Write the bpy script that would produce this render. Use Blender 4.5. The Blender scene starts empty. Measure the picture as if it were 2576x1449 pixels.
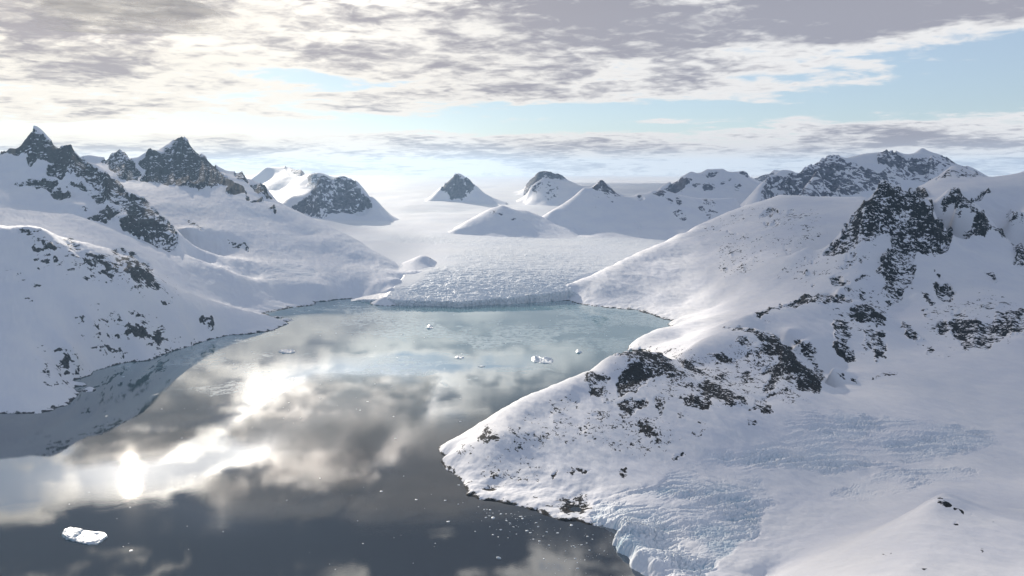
import bpy, math, random
import numpy as np

# ------------------------------------------------------------------ camera, sky, sun, exposure
S = bpy.context.scene
COL = S.collection
F, CX, CY = 2231.0, 1288.0, 724.5          # focal length and centre, in the units of the traced coordinates
HOR = 436.0
PITCH = math.atan((CY - HOR) / F)
HC = 1000.0                                 # eye height above the fjord, metres
SUN_EL, SUN_AZ = 17.6, -24.0                # degrees; azimuth from +Y, negative = left

cd = bpy.data.cameras.new("camera")
cam = bpy.data.objects.new("camera", cd)
COL.objects.link(cam)
cam.location = (0, 0, HC)
cam.rotation_euler = (math.pi / 2 - PITCH, 0, 0)
cd.sensor_width = 36.0
cd.lens = F / 2576.0 * 36.0
cd.clip_start = 5.0
cd.clip_end = 400000.0
S.camera = cam

S.view_settings.view_transform = 'Standard'
S.view_settings.look = 'None'
S.view_settings.gamma = 1.0
S.view_settings.exposure = 0.34
S.render.engine = 'CYCLES'
S.cycles.use_denoising = True
S.cycles.max_bounces = 6
S.cycles.diffuse_bounces = 2
S.cycles.glossy_bounces = 3
S.cycles.transmission_bounces = 2
S.cycles.volume_bounces = 1
S.cycles.transparent_max_bounces = 8
S.cycles.sample_clamp_indirect = 6.0

sl = bpy.data.lights.new("sun", 'SUN')
sl.energy = 5.0
sl.angle = math.radians(0.53)
sl.color = (1.0, 0.90, 0.76)
sun = bpy.data.objects.new("sun", sl)
COL.objects.link(sun)
sun.location = (0, 0, 6000)
sun.rotation_euler = (math.radians(90 - SUN_EL), 0, math.radians(180 - SUN_AZ))


class NT:
    """small helper to write node trees as expressions"""
    def __init__(s, tree):
        s.t = tree
        s.n = tree.nodes
        s.l = tree.links

    def put(s, sock, v):
        if isinstance(v, bpy.types.NodeSocket):
            s.l.new(v, sock)
        elif v is not None:
            if hasattr(sock.default_value, '__len__') and not hasattr(v, '__len__'):
                v = (v,) * len(sock.default_value)
            if hasattr(v, '__len__') and len(v) == 3 and len(sock.default_value) == 4:
                v = (*v, 1)
            sock.default_value = v

    def m(s, op, a=None, b=None, c=None, clamp=False):
        n = s.n.new('ShaderNodeMath')
        n.operation = op
        n.use_clamp = clamp
        for i, v in enumerate((a, b, c)):
            s.put(n.inputs[i], v)
        return n.outputs[0]

    def v(s, op, a=None, b=None, out=0):
        n = s.n.new('ShaderNodeVectorMath')
        n.operation = op
        s.put(n.inputs[0], a)
        if b is not None:
            s.put(n.inputs[1], b)
        return n.outputs[out]

    def xyz(s, x, y, z=0.0):
        n = s.n.new('ShaderNodeCombineXYZ')
        for i, q in enumerate((x, y, z)):
            s.put(n.inputs[i], q)
        return n.outputs[0]

    def sep(s, v):
        n = s.n.new('ShaderNodeSeparateXYZ')
        s.put(n.inputs[0], v)
        return n.outputs

    def noise(s, vec, scale, detail=4, rough=0.5, dist=0.0, dim='3D', lac=2.0, out=0):
        n = s.n.new('ShaderNodeTexNoise')
        n.noise_dimensions = dim
        s.put(n.inputs['Vector'], vec)
        s.put(n.inputs['Scale'], scale)
        s.put(n.inputs['Detail'], detail)
        s.put(n.inputs['Roughness'], rough)
        s.put(n.inputs['Lacunarity'], lac)
        s.put(n.inputs['Distortion'], dist)
        return n.outputs[out]

    def ss(s, x, a, b, lo=0.0, hi=1.0, kind='SMOOTHSTEP'):
        n = s.n.new('ShaderNodeMapRange')
        n.interpolation_type = kind
        s.put(n.inputs[0], x)
        for i, q in enumerate((a, b, lo, hi)):
            s.put(n.inputs[i + 1], q)
        return n.outputs[0]

    def mix(s, f, a, b):
        n = s.n.new('ShaderNodeMix')
        n.data_type = 'RGBA'
        s.put(n.inputs[0], f)
        s.put(n.inputs[6], a)
        s.put(n.inputs[7], b)
        return n.outputs[2]

    def bump(s, h, strength, dist, normal=None):
        n = s.n.new('ShaderNodeBump')
        s.put(n.inputs['Strength'], strength)
        s.put(n.inputs['Distance'], dist)
        s.put(n.inputs['Height'], h)
        if normal is not None:
            s.l.new(normal, n.inputs['Normal'])
        return n.outputs[0]

    def attr(s, name):
        n = s.n.new('ShaderNodeAttribute')
        n.attribute_name = name
        return n.outputs['Fac']


def azel(x, y):
    """traced coordinate -> azimuth, elevation (degrees) of its direction"""
    u, w = (x - CX) / F, (CY - y) / F
    X, Y, Z = u, math.cos(PITCH) + w * math.sin(PITCH), -math.sin(PITCH) + w * math.cos(PITCH)
    return math.degrees(math.atan2(X, Y)), math.degrees(math.atan2(Z, math.hypot(X, Y)))


world = bpy.data.worlds.new("World")
S.world = world
world.use_nodes = True
W = NT(world.node_tree)
W.n.clear()
wout = W.n.new('ShaderNodeOutputWorld')
sky = W.n.new('ShaderNodeTexSky')
sky.sky_type = 'NISHITA'
sky.sun_disc = False
sky.sun_elevation = math.radians(SUN_EL)
sky.sun_rotation = math.radians(SUN_AZ)
sky.altitude = 1000
sky.air_density = 1.0
sky.dust_density = 0.3
sky.ozone_density = 4.0
tc = W.n.new('ShaderNodeTexCoord')
D3 = W.v('NORMALIZE', tc.outputs['Generated'])
dx, dy, dz = W.sep(D3)
el = W.m('MULTIPLY', W.m('ARCSINE', dz), 57.29578)
az = W.m('MULTIPLY', W.m('ARCTAN2', dx, dy), 57.29578)
ela = W.m('MAXIMUM', el, 0.0)
den = W.m('ADD', W.m('MAXIMUM', dz, 0.0), 0.11)
q = W.xyz(W.m('DIVIDE', dx, den), W.m('DIVIDE', dy, den), 0.0)      # the cloud deck seen in perspective
n1 = W.noise(q, 0.95, 7, 0.54, 0.5)
n2 = W.noise(W.v('ADD', q, (17.3, 4.1, 3.0)), 3.0, 6, 0.54, 0.7)
wx = W.m('MULTIPLY', W.m('SUBTRACT', W.noise(W.v('ADD', q, (3.3, 9.1, 7.0)), 0.55, 4, 0.6), 0.5), 13.0)
wy = W.m('MULTIPLY', W.m('SUBTRACT', W.noise(W.v('ADD', q, (31.3, 2.1, 5.0)), 0.8, 5, 0.6), 0.5), 4.2)
wy = W.m('MULTIPLY', wy, W.ss(el, 0.0, 12.0, 0.15, 1.0))
wx = W.m('MULTIPLY', wx, W.ss(el, 0.0, 10.0, 0.4, 1.0))
n3 = W.noise(W.v('ADD', q, (7.3, 14.1, 1.0)), 10.0, 4, 0.55, 0.5)
A2 = W.xyz(W.m('ADD', az, wx), W.m('ADD', el, wy), 0.0)


def blobs(items):
    tot = None
    for (x, y, rx, ry, amp) in items:
        a0, e0 = azel(x, y)
        if y > 700:                                  # traced in the water: the mirrored direction
            e0 = -e0
        v_ = W.v('MULTIPLY', W.v('SUBTRACT', A2, (a0, e0, 0)), (39.0 / rx, 39.0 / ry, 0))
        d = W.v('DOT_PRODUCT', v_, v_, out=1)
        g = W.m('EXPONENT', W.m('MULTIPLY', d, -1.0))
        tot = W.m('MULTIPLY', g, amp) if tot is None else W.m('MULTIPLY_ADD', g, amp, tot)
    return tot


# thickness of the deck: positive = thick grey, negative = open blue sky
THICK = [
    (1450, 20, 620, 75, 0.110), (1650, 120, 520, 75, 0.165), (1300, 195, 170, 28, 0.077), (1750, 235, 330, 30, 0.110),
    (2250, 20, 420, 60, 0.099), (900, 60, 200, 60, 0.044), (250, 20, 420, 30, 0.121), (180, 150, 300, 45, 0.143),
    (60, 60, 120, 25, 0.088), (420, 150, 200, 40, 0.066), (330, 280, 260, 20, 0.083), (1300, 300, 240, 14, 0.066),
    (1500, 380, 420, 22, 0.077), (1000, 355, 300, 12, 0.028), (2350, 330, 360, 30, 0.083), (2480, 400, 260, 40, 0.088),
    (1950, 400, 300, 20, 0.055), (1200, 420, 420, 16, 0.055), (560, 420, 300, 14, 0.011),
    (600, 395, 700, 20, .06), (1400, 370, 700, 20, .06), (2300, 345, 500, 22, .10), (1300, 240, 200, 20, .08),
    # open sky
    (2380, 140, 280, 30, -.34), (2440, 225, 330, 36, -.60), (1950, 275, 560, 16, -.46), (1480, 285, 200, 24, -.36),
    (720, 318, 260, 22, -.46), (130, 325, 330, 16, -.40), (1500, 318, 420, 12, -.40), (2250, 300, 200, 14, -.2),
    (980, 300, 160, 14, -.30), (2450, 90, 150, 14, -.2), (770, 205, 110, 14, -.25), (2000, 190, 160, 14, -.2),
    # higher sky, above the picture, seen mirrored in the fjord
    (1220, 920, 330, 26, -.28), (620, 980, 300, 80, .06), (860, 1050, 240, 100, -.20), (760, 1150, 260, 60, -.26), (880, 930, 300, 40, -.16), (1000, 870, 120, 16, .15),
    (440, 1060, 130, 28, .36), (620, 1185, 70, 24, .26), (760, 1190, 60, 20, .2), (1250, 1030, 240, 60, .16), (560, 960, 90, 22, .16), (930, 1060, 120, 30, .12), (1200, 1250, 380, 100, .52),
    (300, 1330, 460, 66, .55), (820, 1350, 380, 56, .48), (700, 1440, 600, 70, .40), (1075, 1335, 130, 20, -.50),
    (830, 1440, 120, 50, -.40), (380, 1430, 100, 25, -.25), (60, 1280, 90, 20, -.2), (1330, 1430, 120, 40, -.3),
    (200, 1200, 300, 40, -.15), (1500, 1000, 200, 60, .15), (2000, 1100, 700, 260, .35), (1480, 20, 160, 40, .3), (150, 400, 400, 14, .12), (700, 385, 300, 12, .14),
]
GLOW = [(345, 1128, 26, 24, 7.0), (345, 1165, 130, 44, 5.0), (320, 1200, 120, 26, 2.5), (470, 1150, 60, 50, 1.0), (520, 1180, 330, 80, 2.2), (850, 1050, 160, 90, 15.0), (820, 1150, 180, 62, 15.0),
        (650, 960, 420, 70, 1.4), (1200, 930, 320, 50, .4), (850, 100, 260, 80, .14), (250, 85, 260, 20, .2), (560, 1280, 110, 40, 2.0)]
thick = W.m('ADD', W.m('ADD', W.m('MULTIPLY', n1, 1.05), W.m('MULTIPLY', n2, 0.70)), W.m('MULTIPLY_ADD', n3, 0.20, -0.975))
thick = W.m('ADD', thick, blobs(THICK))
n4 = W.noise(W.v('ADD', q, (5.3, 1.1, 2.0)), 6.5, 5, 0.55, 0.8)
thick = W.m('ADD', thick, W.m('MULTIPLY', W.m('SUBTRACT', n4, 0.5), W.ss(el, 8.5, 13.0, 0.35, 1.1)))
thick = W.m('ADD', thick, W.ss(el, 21.0, 34.0, 0.0, 0.35))
glow = blobs(GLOW)
alpha = W.ss(thick, -0.24, -0.02, 0.30, 1.0)
alpha = W.m('MAXIMUM', alpha, W.ss(el, 3.2, 1.6))
rear = W.ss(W.m('ABSOLUTE', az), 50.0, 100.0)
body = W.ss(W.m('ADD', thick, W.m('MULTIPLY', W.m('SUBTRACT', n3, 0.5), W.ss(el, 9.0, 13.0, 0.26, 0.75))), -0.02, 0.30)
warm = W.ss(az, 20, -25)                         # towards the sun the deck is creamier
cream = W.mix(warm, (0.86, 0.85, 0.85), (1.02, 0.95, 0.84))
grey = W.mix(warm, (0.36, 0.36, 0.42), (0.44, 0.40, 0.41))
grey = W.mix(W.ss(el, 9.0, 20.0), grey, (0.11, 0.12, 0.15))
grey = W.mix(W.ss(el, 24.0, 40.0), grey, (0.215, 0.255, 0.36))
hz = W.ss(el, 2.8, 0.1)
ccol = W.mix(body, cream, grey)
ccol = W.mix(W.m('MULTIPLY', hz, 0.35), ccol, W.mix(warm, (0.72, 0.72, 0.74), (1.05, 0.96, 0.82)))
mult = W.m('ADD', 1.0, W.m('MULTIPLY', glow, W.ss(body, 1.0, 0.0, 0.30, 1.0)))
ccol = W.mix(rear, ccol, (0.265, 0.31, 0.41))                 # flat unseen sky behind the viewer, toned for fill on the snow
ccol = W.v('SCALE', ccol, None)
ccol.node.inputs[3].default_value = 1.0
W.l.new(mult, ccol.node.inputs[3])
ccol = W.mix(W.ss(el, -0.3, -2.0), ccol, (0.10, 0.115, 0.16))
bg_sky = W.n.new('ShaderNodeBackground')
W.l.new(sky.outputs[0], bg_sky.inputs[0])
bg_sky.inputs[1].default_value = 0.08
bg_cl = W.n.new('ShaderNodeBackground')
W.l.new(ccol, bg_cl.inputs[0])
bg_cl.inputs[1].default_value = 0.80
mx = W.n.new('ShaderNodeMixShader')
W.l.new(alpha, mx.inputs[0])
W.l.new(bg_sky.outputs[0], mx.inputs[1])
W.l.new(bg_cl.outputs[0], mx.inputs[2])
W.l.new(mx.outputs[0], wout.inputs[0])
world.cycles.sampling_method = 'MANUAL'
world.cycles.sample_map_resolution = 1024


# ------------------------------------------------------------------ numpy tools
def _hash(ix, iy, seed):
    h = (ix.astype(np.int64) * 374761393 + iy.astype(np.int64) * 668265263 + seed * 974634777) & 0xFFFFFFFF
    h = ((h ^ (h >> 13)) * 1274126177) & 0xFFFFFFFF
    h = ((h ^ (h >> 16)) * 2246822519) & 0xFFFFFFFF
    return ((h ^ (h >> 15)) & 0xFFFFFF) / float(0xFFFFFF)


def perlin(x, y, seed=0):
    ix, iy = np.floor(x), np.floor(y)
    fx, fy = x - ix, y - iy
    u, v = fx * fx * fx * (fx * (fx * 6 - 15) + 10), fy * fy * fy * (fy * (fy * 6 - 15) + 10)

    def g(ox, oy):
        a = _hash(ix + ox, iy + oy, seed) * (2 * math.pi)
        return np.cos(a) * (fx - ox) + np.sin(a) * (fy - oy)
    a = g(0, 0); a = a + u * (g(1, 0) - a)
    b = g(0, 1); b = b + u * (g(1, 1) - b)
    return (a + v * (b - a)) * 1.5


def fbm(x, y, octs, seed=0, gain=0.5, lac=2.03):
    t, a = 0, 1.0
    for o in range(octs):
        t = t + a * perlin(x, y, seed + o)
        x, y, a = x * lac + 7.1, y * lac - 3.7, a * gain
    return t


def ridged(x, y, octs, seed=0, gain=0.55, lac=2.07):
    t, a, w = 0, 1.0, 1.0
    for o in range(octs):
        n = 1 - np.abs(perlin(x, y, seed + o)) * 1.6
        n = n * n * w
        w = np.clip(n * 1.6, 0, 1)
        t = t + a * n
        x, y, a = x * lac + 3.1, y * lac + 9.7, a * gain
    return t


def worley(x, y, seed=0):
    ix, iy = np.floor(x), np.floor(y)
    f1 = np.full(x.shape, 9.0); f2 = np.full(x.shape, 9.0); idv = np.zeros(x.shape)
    for oy in (-1, 0, 1):
        for ox in (-1, 0, 1):
            cx, cy = ix + ox, iy + oy
            r = _hash(cx, cy, seed)
            d = np.hypot(cx + r - x, cy + _hash(cx, cy, seed + 5) - y)
            nb = d < f1
            f2 = np.where(nb, f1, np.minimum(f2, d))
            idv = np.where(nb, _hash(cx, cy, seed + 9), idv)
            f1 = np.where(nb, d, f1)
    return f1, f2, idv


def rayzy(x, y):
    """x/Y and z/Y slopes of the sight line through a traced coordinate"""
    u, w = (x - CX) / F, (CY - y) / F
    Y = math.cos(PITCH) + w * math.sin(PITCH)
    return u / Y, (-math.sin(PITCH) + w * math.cos(PITCH)) / Y


def project(s, Y, h):
    """world (s = X/Y, Y km, h km) -> traced coordinates"""
    z = (h - 1.0) / Y
    c, sn = math.cos(PITCH), math.sin(PITCH)
    fw = c - z * sn
    up = sn + z * c
    return CX + F * s / fw, CY - F * up / fw


def pD(x, y, D):                      # by depth
    s, z = rayzy(x, y)
    return (s, math.log(D), 1 + z * D)


def pH(x, y, h):                      # by height
    s, z = rayzy(x, y)
    return (s, math.log((h - 1) / z), h)


def water_off(x, y, ox, oy, h=-0.04):
    s, z = rayzy(x + ox, y + oy)
    return (s, math.log(-1 / z), h)


def dens(pts, step=0.012):
    out = []
    for a, b in zip(pts[:-1], pts[1:]):
        n = max(1, int(math.hypot(b[0] - a[0], b[1] - a[1]) / step))
        for i in range(n):
            t = i / n
            out.append(tuple(a[k] + (b[k] - a[k]) * t for k in range(3)))
    out.append(pts[-1])
    return out


class Field:
    def __init__(s, pts, c=0.006, lam=2e-4):
        P = np.array(pts, float)
        n = len(P)
        XY = P[:, :2]
        # drop near duplicates
        keep = []
        for i in range(n):
            if all((XY[i, 0] - XY[j, 0]) ** 2 + (XY[i, 1] - XY[j, 1]) ** 2 > 0.002 ** 2 for j in keep):
                keep.append(i)
        P = P[keep]; XY = P[:, :2]; n = len(P)
        r = np.sqrt(((XY[:, None] - XY[None]) ** 2).sum(-1) + c * c)
        A = np.zeros((n + 3, n + 3))
        A[:n, :n] = r - lam * np.eye(n)
        A[:n, n] = 1; A[:n, n + 1:] = XY
        A[n, :n] = 1; A[n + 1:, :n] = XY.T
        b = np.zeros(n + 3); b[:n] = P[:, 2]
        s.w = np.linalg.solve(A, b); s.XY = XY; s.c = c; s.n = n

    def __call__(s, S_, L_):
        # rows are shared out over threads
        from concurrent.futures import ThreadPoolExecutor
        rows = np.array_split(np.arange(S_.shape[0]), 24)
        with ThreadPoolExecutor(4) as ex:
            return np.vstack(list(ex.map(lambda r_: s.run(S_[r_], L_[r_]), rows)))

    def run(s, S_, L_):
        sh = S_.shape
        x, y = S_.ravel(), L_.ravel()
        out = np.empty(len(x))
        for i in range(0, len(x), 20000):
            a = np.stack([x[i:i + 20000], y[i:i + 20000]], 1)
            r = (a * a).sum(1)[:, None] + (s.XY * s.XY).sum(1)[None] - 2 * a @ s.XY.T
            np.maximum(r, 0, out=r); r += s.c ** 2; np.sqrt(r, out=r)
            out[i:i + 20000] = r @ s.w[:s.n] + s.w[s.n] + a @ s.w[s.n + 1:]
        return out.reshape(sh)


def inpoly(px, py, poly):
    ins = np.zeros(px.shape, bool)
    n = len(poly)
    for i in range(n):
        x0, y0 = poly[i]; x1, y1 = poly[(i + 1) % n]
        if y0 == y1:
            continue
        c = ((y0 > py) != (y1 > py)) & (px < (x1 - x0) * (py - y0) / (y1 - y0) + x0)
        ins ^= c
    return ins


def blur(a, n):
    for _ in range(n):
        p = np.pad(a, 1, mode='edge')
        a = (p[1:-1, :-2] + p[1:-1, 2:] + p[:-2, 1:-1] + p[2:, 1:-1] + 2 * a) / 6.0
    return a


def paint(px, py, shapes, jit, seed=5, nb=5):
    """coverage map of patches (polygons or ellipses) with a ragged outline"""
    k = 1 / 26.0
    jx = px + jit * fbm(px * k, py * k, 3, seed)
    jy = py + jit * 0.7 * fbm(px * k + 40, py * k, 3, seed + 3)
    cov = np.zeros(px.shape)
    for sh in shapes:
        if isinstance(sh[0], (list, tuple)):
            poly, val = sh
            xs = [p[0] for p in poly]; ys = [p[1] for p in poly]
            m = (jx > min(xs)) & (jx < max(xs)) & (jy > min(ys)) & (jy < max(ys))
            if not m.any():
                continue
            idx = np.where(m)
            ins = inpoly(jx[idx], jy[idx], poly)
            sub = cov[idx]
            sub = np.where(ins, np.minimum(sub, -val) if val < 0 else np.maximum(sub, val), sub)
            cov[idx] = sub
        else:
            x, y, rx, ry, ang, val = sh
            c, s_ = math.cos(math.radians(ang)), math.sin(math.radians(ang))
            ex, ey = ((jx - x) * c + (jy - y) * s_) / rx, (-(jx - x) * s_ + (jy - y) * c) / ry
            cov = np.maximum(cov, val * np.clip(1.6 - 1.1 * (ex * ex + ey * ey), 0, 1))
    return blur(np.clip(cov, 0, 1) ** .75, nb)


def c1(x, y): return (x / 3.0, 251.6 + y / 3.0)
def c2(x, y): return (587 + x / 3.0, 335.4 + y / 3.0)
def c3(x, y): return (1341.6 + x * .2604, 335.4 + y * .2604)
def c4(x, y): return (1905 + x * .4339, 335.4 + y * .4339)
def c7(x, y): return (1048 + x * .4502, 796.6 + y * .4502)
def c8(x, y): return (1677 + x * .3635, 922.4 + y * .3635)


def poly(c, pts, val): return ([c(*p) for p in pts], val)
def ell(c, x, y, rx, ry, ang, val):
    k = c(1, 0)[0] - c(0, 0)[0]
    return (*c(x, y), rx * k, ry * k, ang, val)


def tag(o, label=None, cat=None, group=None, kind=None):
    if label: o['label'] = label
    if cat: o['category'] = cat
    if group: o['group'] = group
    if kind: o['kind'] = kind
    return o


def grid_object(name, Sg, Yg, Hg, mat, attrs=None, facemask=None, smooth=True):
    """Sg,Yg,Hg : rows x cols arrays in (X/Y, km, km)"""
    nr, nc = Sg.shape
    co = np.stack([Sg * Yg * 1000, Yg * 1000, Hg * 1000], -1).reshape(-1, 3).astype(np.float32)
    idx = np.arange(nr * nc).reshape(nr, nc)
    q_ = np.stack([idx[:-1, :-1], idx[:-1, 1:], idx[1:, 1:], idx[1:, :-1]], -1).reshape(-1, 4)
    if facemask is not None:
        q_ = q_[facemask.reshape(-1)]
    used, inv = np.unique(q_, return_inverse=True)
    q_ = inv.reshape(-1, 4)
    co = co[used]
    me = bpy.data.meshes.new(name)
    me.vertices.add(len(co)); me.vertices.foreach_set('co', co.ravel())
    me.loops.add(q_.size); me.loops.foreach_set('vertex_index', q_.ravel().astype(np.int32))
    me.polygons.add(len(q_)); me.polygons.foreach_set('loop_start', np.arange(0, q_.size, 4, dtype=np.int32))
    me.update(calc_edges=True)
    me.polygons.foreach_set('use_smooth', np.full(len(q_), smooth))
    for k, a in (attrs or {}).items():
        at = me.attributes.new(k, 'FLOAT', 'POINT')
        at.data.foreach_set('value', a.reshape(-1)[used].astype(np.float32))
    me.materials.append(mat)
    o = bpy.data.objects.new(name, me)
    COL.objects.link(o)
    return o


# ------------------------------------------------------------------ materials
def new_mat(name):
    m = bpy.data.materials.new(name)
    m.use_nodes = True
    t = NT(m.node_tree)
    t.n.clear()
    out = t.n.new('ShaderNodeOutputMaterial')
    b = t.n.new('ShaderNodeBsdfPrincipled')
    t.l.new(b.outputs[0], out.inputs[0])
    return m, t, b, out


def terrain_mat(name, sc, bias=-0.93, dust=0.0, tide=True, rock_hi=(0.085, 0.078, 0.080), rock_lo=(0.020, 0.020, 0.026)):
    """snow with rock showing through; sc = metres of the coarse outcrop pattern"""
    m, t, b, out = new_mat(name)
    geo = t.n.new('ShaderNodeNewGeometry')
    pos = geo.outputs['Position']
    nrm = t.sep(geo.outputs['True Normal'])
    cov = t.attr('rock')
    ice = t.attr('ice')
    # outcrops: warped noise, flattened so that ledges run along the contour, plus a finer oblique set
    w = t.noise(pos, 1.0 / (sc * 3.0), 3, 0.5, out=1)
    pw = t.v('ADD', pos, t.v('MULTIPLY', t.v('SUBTRACT', w, (.5, .5, .5)), (sc * 2.2,) * 3))
    ledge = t.noise(t.v('MULTIPLY', pw, (1, .55, 2.3)), 1.0 / sc, 6, 0.62)
    tx, ty, tz = t.sep(pw)
    tilt = t.xyz(t.m('MULTIPLY_ADD', tz, 0.9, tx), t.m('MULTIPLY', ty, 0.6), t.m('MULTIPLY_ADD', tx, -0.8, t.m('MULTIPLY', tz, 0.6)))
    fine = t.noise(t.v('MULTIPLY', tilt, (1, 1, .5)), 2.6 / sc, 5, 0.6)
    n = t.m('ADD', t.m('MULTIPLY', t.m('SUBTRACT', ledge, 0.5), 2.6), t.m('MULTIPLY', t.m('SUBTRACT', fine, 0.5), 2.0))
    steep = t.ss(nrm[2], 0.95, 0.45, -0.10, 0.16)
    big = t.noise(pw, 0.22 / sc, 3, 0.5)
    n = t.m('ADD', n, t.m('MULTIPLY_ADD', big, 1.3, -0.65))
    f = t.m('ADD', t.m('ADD', n, steep), t.m('MULTIPLY_ADD', cov, 1.75, bias))
    f = t.m('MULTIPLY', t.ss(f, -0.02, 0.06), t.ss(cov, 0.05, 0.16))
    zz = t.sep(pos)[2]
    if tide:
        tn = t.noise(pos, 1 / 45.0, 6, 0.7)
        lim = t.m('MULTIPLY_ADD', tn, 42.0, -18.0)
        band = t.ss(t.m('SUBTRACT', zz, lim), 1.5, -0.5)
        band = t.m('MULTIPLY', band, t.ss(ice, 0.5, 0.2))
        f = t.m('MAXIMUM', f, band)
    rk = t.mix(t.ss(t.noise(pos, 2.2 / sc, 6, 0.7), 0.34, 0.66), rock_lo, rock_hi)
    if dust:
        rk = t.mix(t.ss(t.noise(pos, 9.0 / sc, 3, 0.6), 0.56, 0.70), rk, t.mix(dust, rock_hi, (0.5, 0.51, 0.55)))   # snow dusting
    sn = t.mix(t.ss(t.noise(pos, 1 / 260.0, 5, 0.6), 0.35, 0.65), (0.80, 0.81, 0.86), (0.86, 0.86, 0.88))
    bl = t.ss(ice, 0.15, 0.9)
    crk = t.attr('crack')
    sn = t.mix(t.m('MULTIPLY', bl, 0.45), sn, (0.74, 0.82, 0.88))
    sn = t.mix(t.ss(crk, 0.15, 0.95), sn, (0.50, 0.65, 0.75))
    t.l.new(t.mix(f, sn, rk), b.inputs['Base Color'])
    b.inputs['Roughness'].default_value = 0.75
    t.l.new(t.ss(f, 0, 1, 0.2, 0.04), b.inputs['Specular IOR Level'])
    h1 = t.noise(t.v('MULTIPLY', pos, (1, .6, 1)), 1 / 55.0, 6, 0.6)
    bn = t.bump(h1, 0.5, 5.0)
    h2 = t.noise(pos, 1 / 14.0, 6, 0.7)
    n2_ = t.n.new('ShaderNodeBump')
    t.l.new(t.m('MULTIPLY_ADD', f, 0.9, 0.05), n2_.inputs['Strength'])
    n2_.inputs['Distance'].default_value = sc * 0.22
    t.l.new(h2, n2_.inputs['Height'])
    t.l.new(bn, n2_.inputs['Normal'])
    t.l.new(n2_.outputs[0], b.inputs['Normal'])
    return m


MAT_L = terrain_mat("snow_and_rock_left", 62.0, rock_hi=(.055, .050, .060), rock_lo=(.012, .011, .018), bias=-0.89, dust=.12)
MAT_R = terrain_mat("snow_and_rock_right", 34.0, rock_hi=(.018, .015, .017), rock_lo=(.003, .003, .005))
MAT_H = terrain_mat("snow_and_rock_headland", 18.0, rock_hi=(.030, .024, .024), rock_lo=(.006, .005, .006), bias=-0.84)
MAT_FAR = terrain_mat("snow_and_hazed_rock_far", 110.0, tide=False, rock_hi=(.24, .245, .30), rock_lo=(.09, .095, .12), bias=-0.96, dust=.4)  # far rock tinted pale blue: distance haze painted into its colour


def glacier_mat():
    m, t, b, out = new_mat("glacier_ice")
    geo = t.n.new('ShaderNodeNewGeometry')
    pos = geo.outputs['Position']
    ice = t.attr('ice'); crk = t.attr('crack')
    sn = t.mix(t.ss(t.noise(pos, 1 / 700.0, 5, 0.6), 0.35, 0.65), (0.86, 0.87, 0.90), (0.92, 0.92, 0.92))
    sn = t.mix(t.m('MULTIPLY', ice, 0.45), sn, (0.74, 0.82, 0.87))
    sn = t.mix(t.ss(crk, 0.2, 1.0), sn, (0.42, 0.60, 0.72))
    t.l.new(sn, b.inputs['Base Color'])
    b.inputs['Roughness'].default_value = 0.5
    b.inputs['Specular IOR Level'].default_value = 0.12
    b.inputs['Subsurface Weight'].default_value = 0.0
    h = t.noise(t.v('MULTIPLY', pos, (1.0, .6, 1)), 1 / 60.0, 6, 0.65)
    n_ = t.n.new('ShaderNodeBump')
    t.l.new(t.m('MULTIPLY_ADD', ice, 0.7, 0.15), n_.inputs['Strength'])
    n_.inputs['Distance'].default_value = 12.0
    t.l.new(h, n_.inputs['Height'])
    t.l.new(n_.outputs[0], b.inputs['Normal'])
    return m


MAT_G = glacier_mat()

# ------------------------------------------------------------------ water
def water_mat():
    m, t, b, out = new_mat("fjord_water")
    geo = t.n.new('ShaderNodeNewGeometry')
    pos = geo.outputs['Position']
    x, y, z = t.sep(pos)
    # skim ice: long torn sheets, commoner towards the head of the fjord and along the left shore
    wv = t.noise(pos, 1 / 900.0, 4, 0.6, out=1)
    pw = t.v('ADD', pos, t.v('MULTIPLY', t.v('SUBTRACT', wv, (.5, .5, .5)), (900, 900, 0)))
    sk = t.noise(t.v('MULTIPLY', pw, (1, .75, 1)), 1 / 850.0, 7, 0.62)
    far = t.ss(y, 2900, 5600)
    leftb = t.m('MULTIPLY', t.ss(t.m('ADD', x, t.m('MULTIPLY', y, 0.33)), 200, -500), t.ss(y, 2500, 3400))
    lvl = t.m('ADD', t.m('MULTIPLY_ADD', far, 0.20, -0.17), t.m('MULTIPLY', leftb, 0.02))
    film = t.ss(t.m('ADD', sk, lvl), 0.49, 0.55)
    grain = t.noise(t.v('MULTIPLY', pos, (1, .8, 1)), 1 / 42.0, 5, 0.7)
    film2 = t.m('MULTIPLY', film, t.ss(grain, 0.40, 0.58, 0.15, 1.0))
    base = t.mix(t.m('MULTIPLY', film2, 0.55), t.mix(t.m('MULTIPLY', far, 0.85), (0.010, 0.016, 0.026), (0.15, 0.29, 0.33)), (0.42, 0.54, 0.57))  # turquoise of far water and film: silt plus painted-in reflection of blue sky
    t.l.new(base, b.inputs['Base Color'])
    t.l.new(t.m('MULTIPLY_ADD', film2, 0.12, 0.012), b.inputs['Roughness'])
    b.inputs['IOR'].default_value = 3.2
    h1 = t.noise(t.v('MULTIPLY', pos, (1.0, 1.6, 1)), 1 / 8.0, 3, 0.6)
    h2 = t.noise(pos, 1 / 160.0, 3, 0.5)
    wind = t.ss(t.noise(t.v('MULTIPLY', pw, (1, 2.2, 1)), 1 / 1100.0, 5, 0.6), 0.46, 0.60, 0.015, 0.06)
    b1 = t.bump(h1, wind, 0.8)
    b2 = t.bump(h2, 0.016, 5.0, b1)
    t.l.new(b2, b.inputs['Normal'])
    return m


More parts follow.
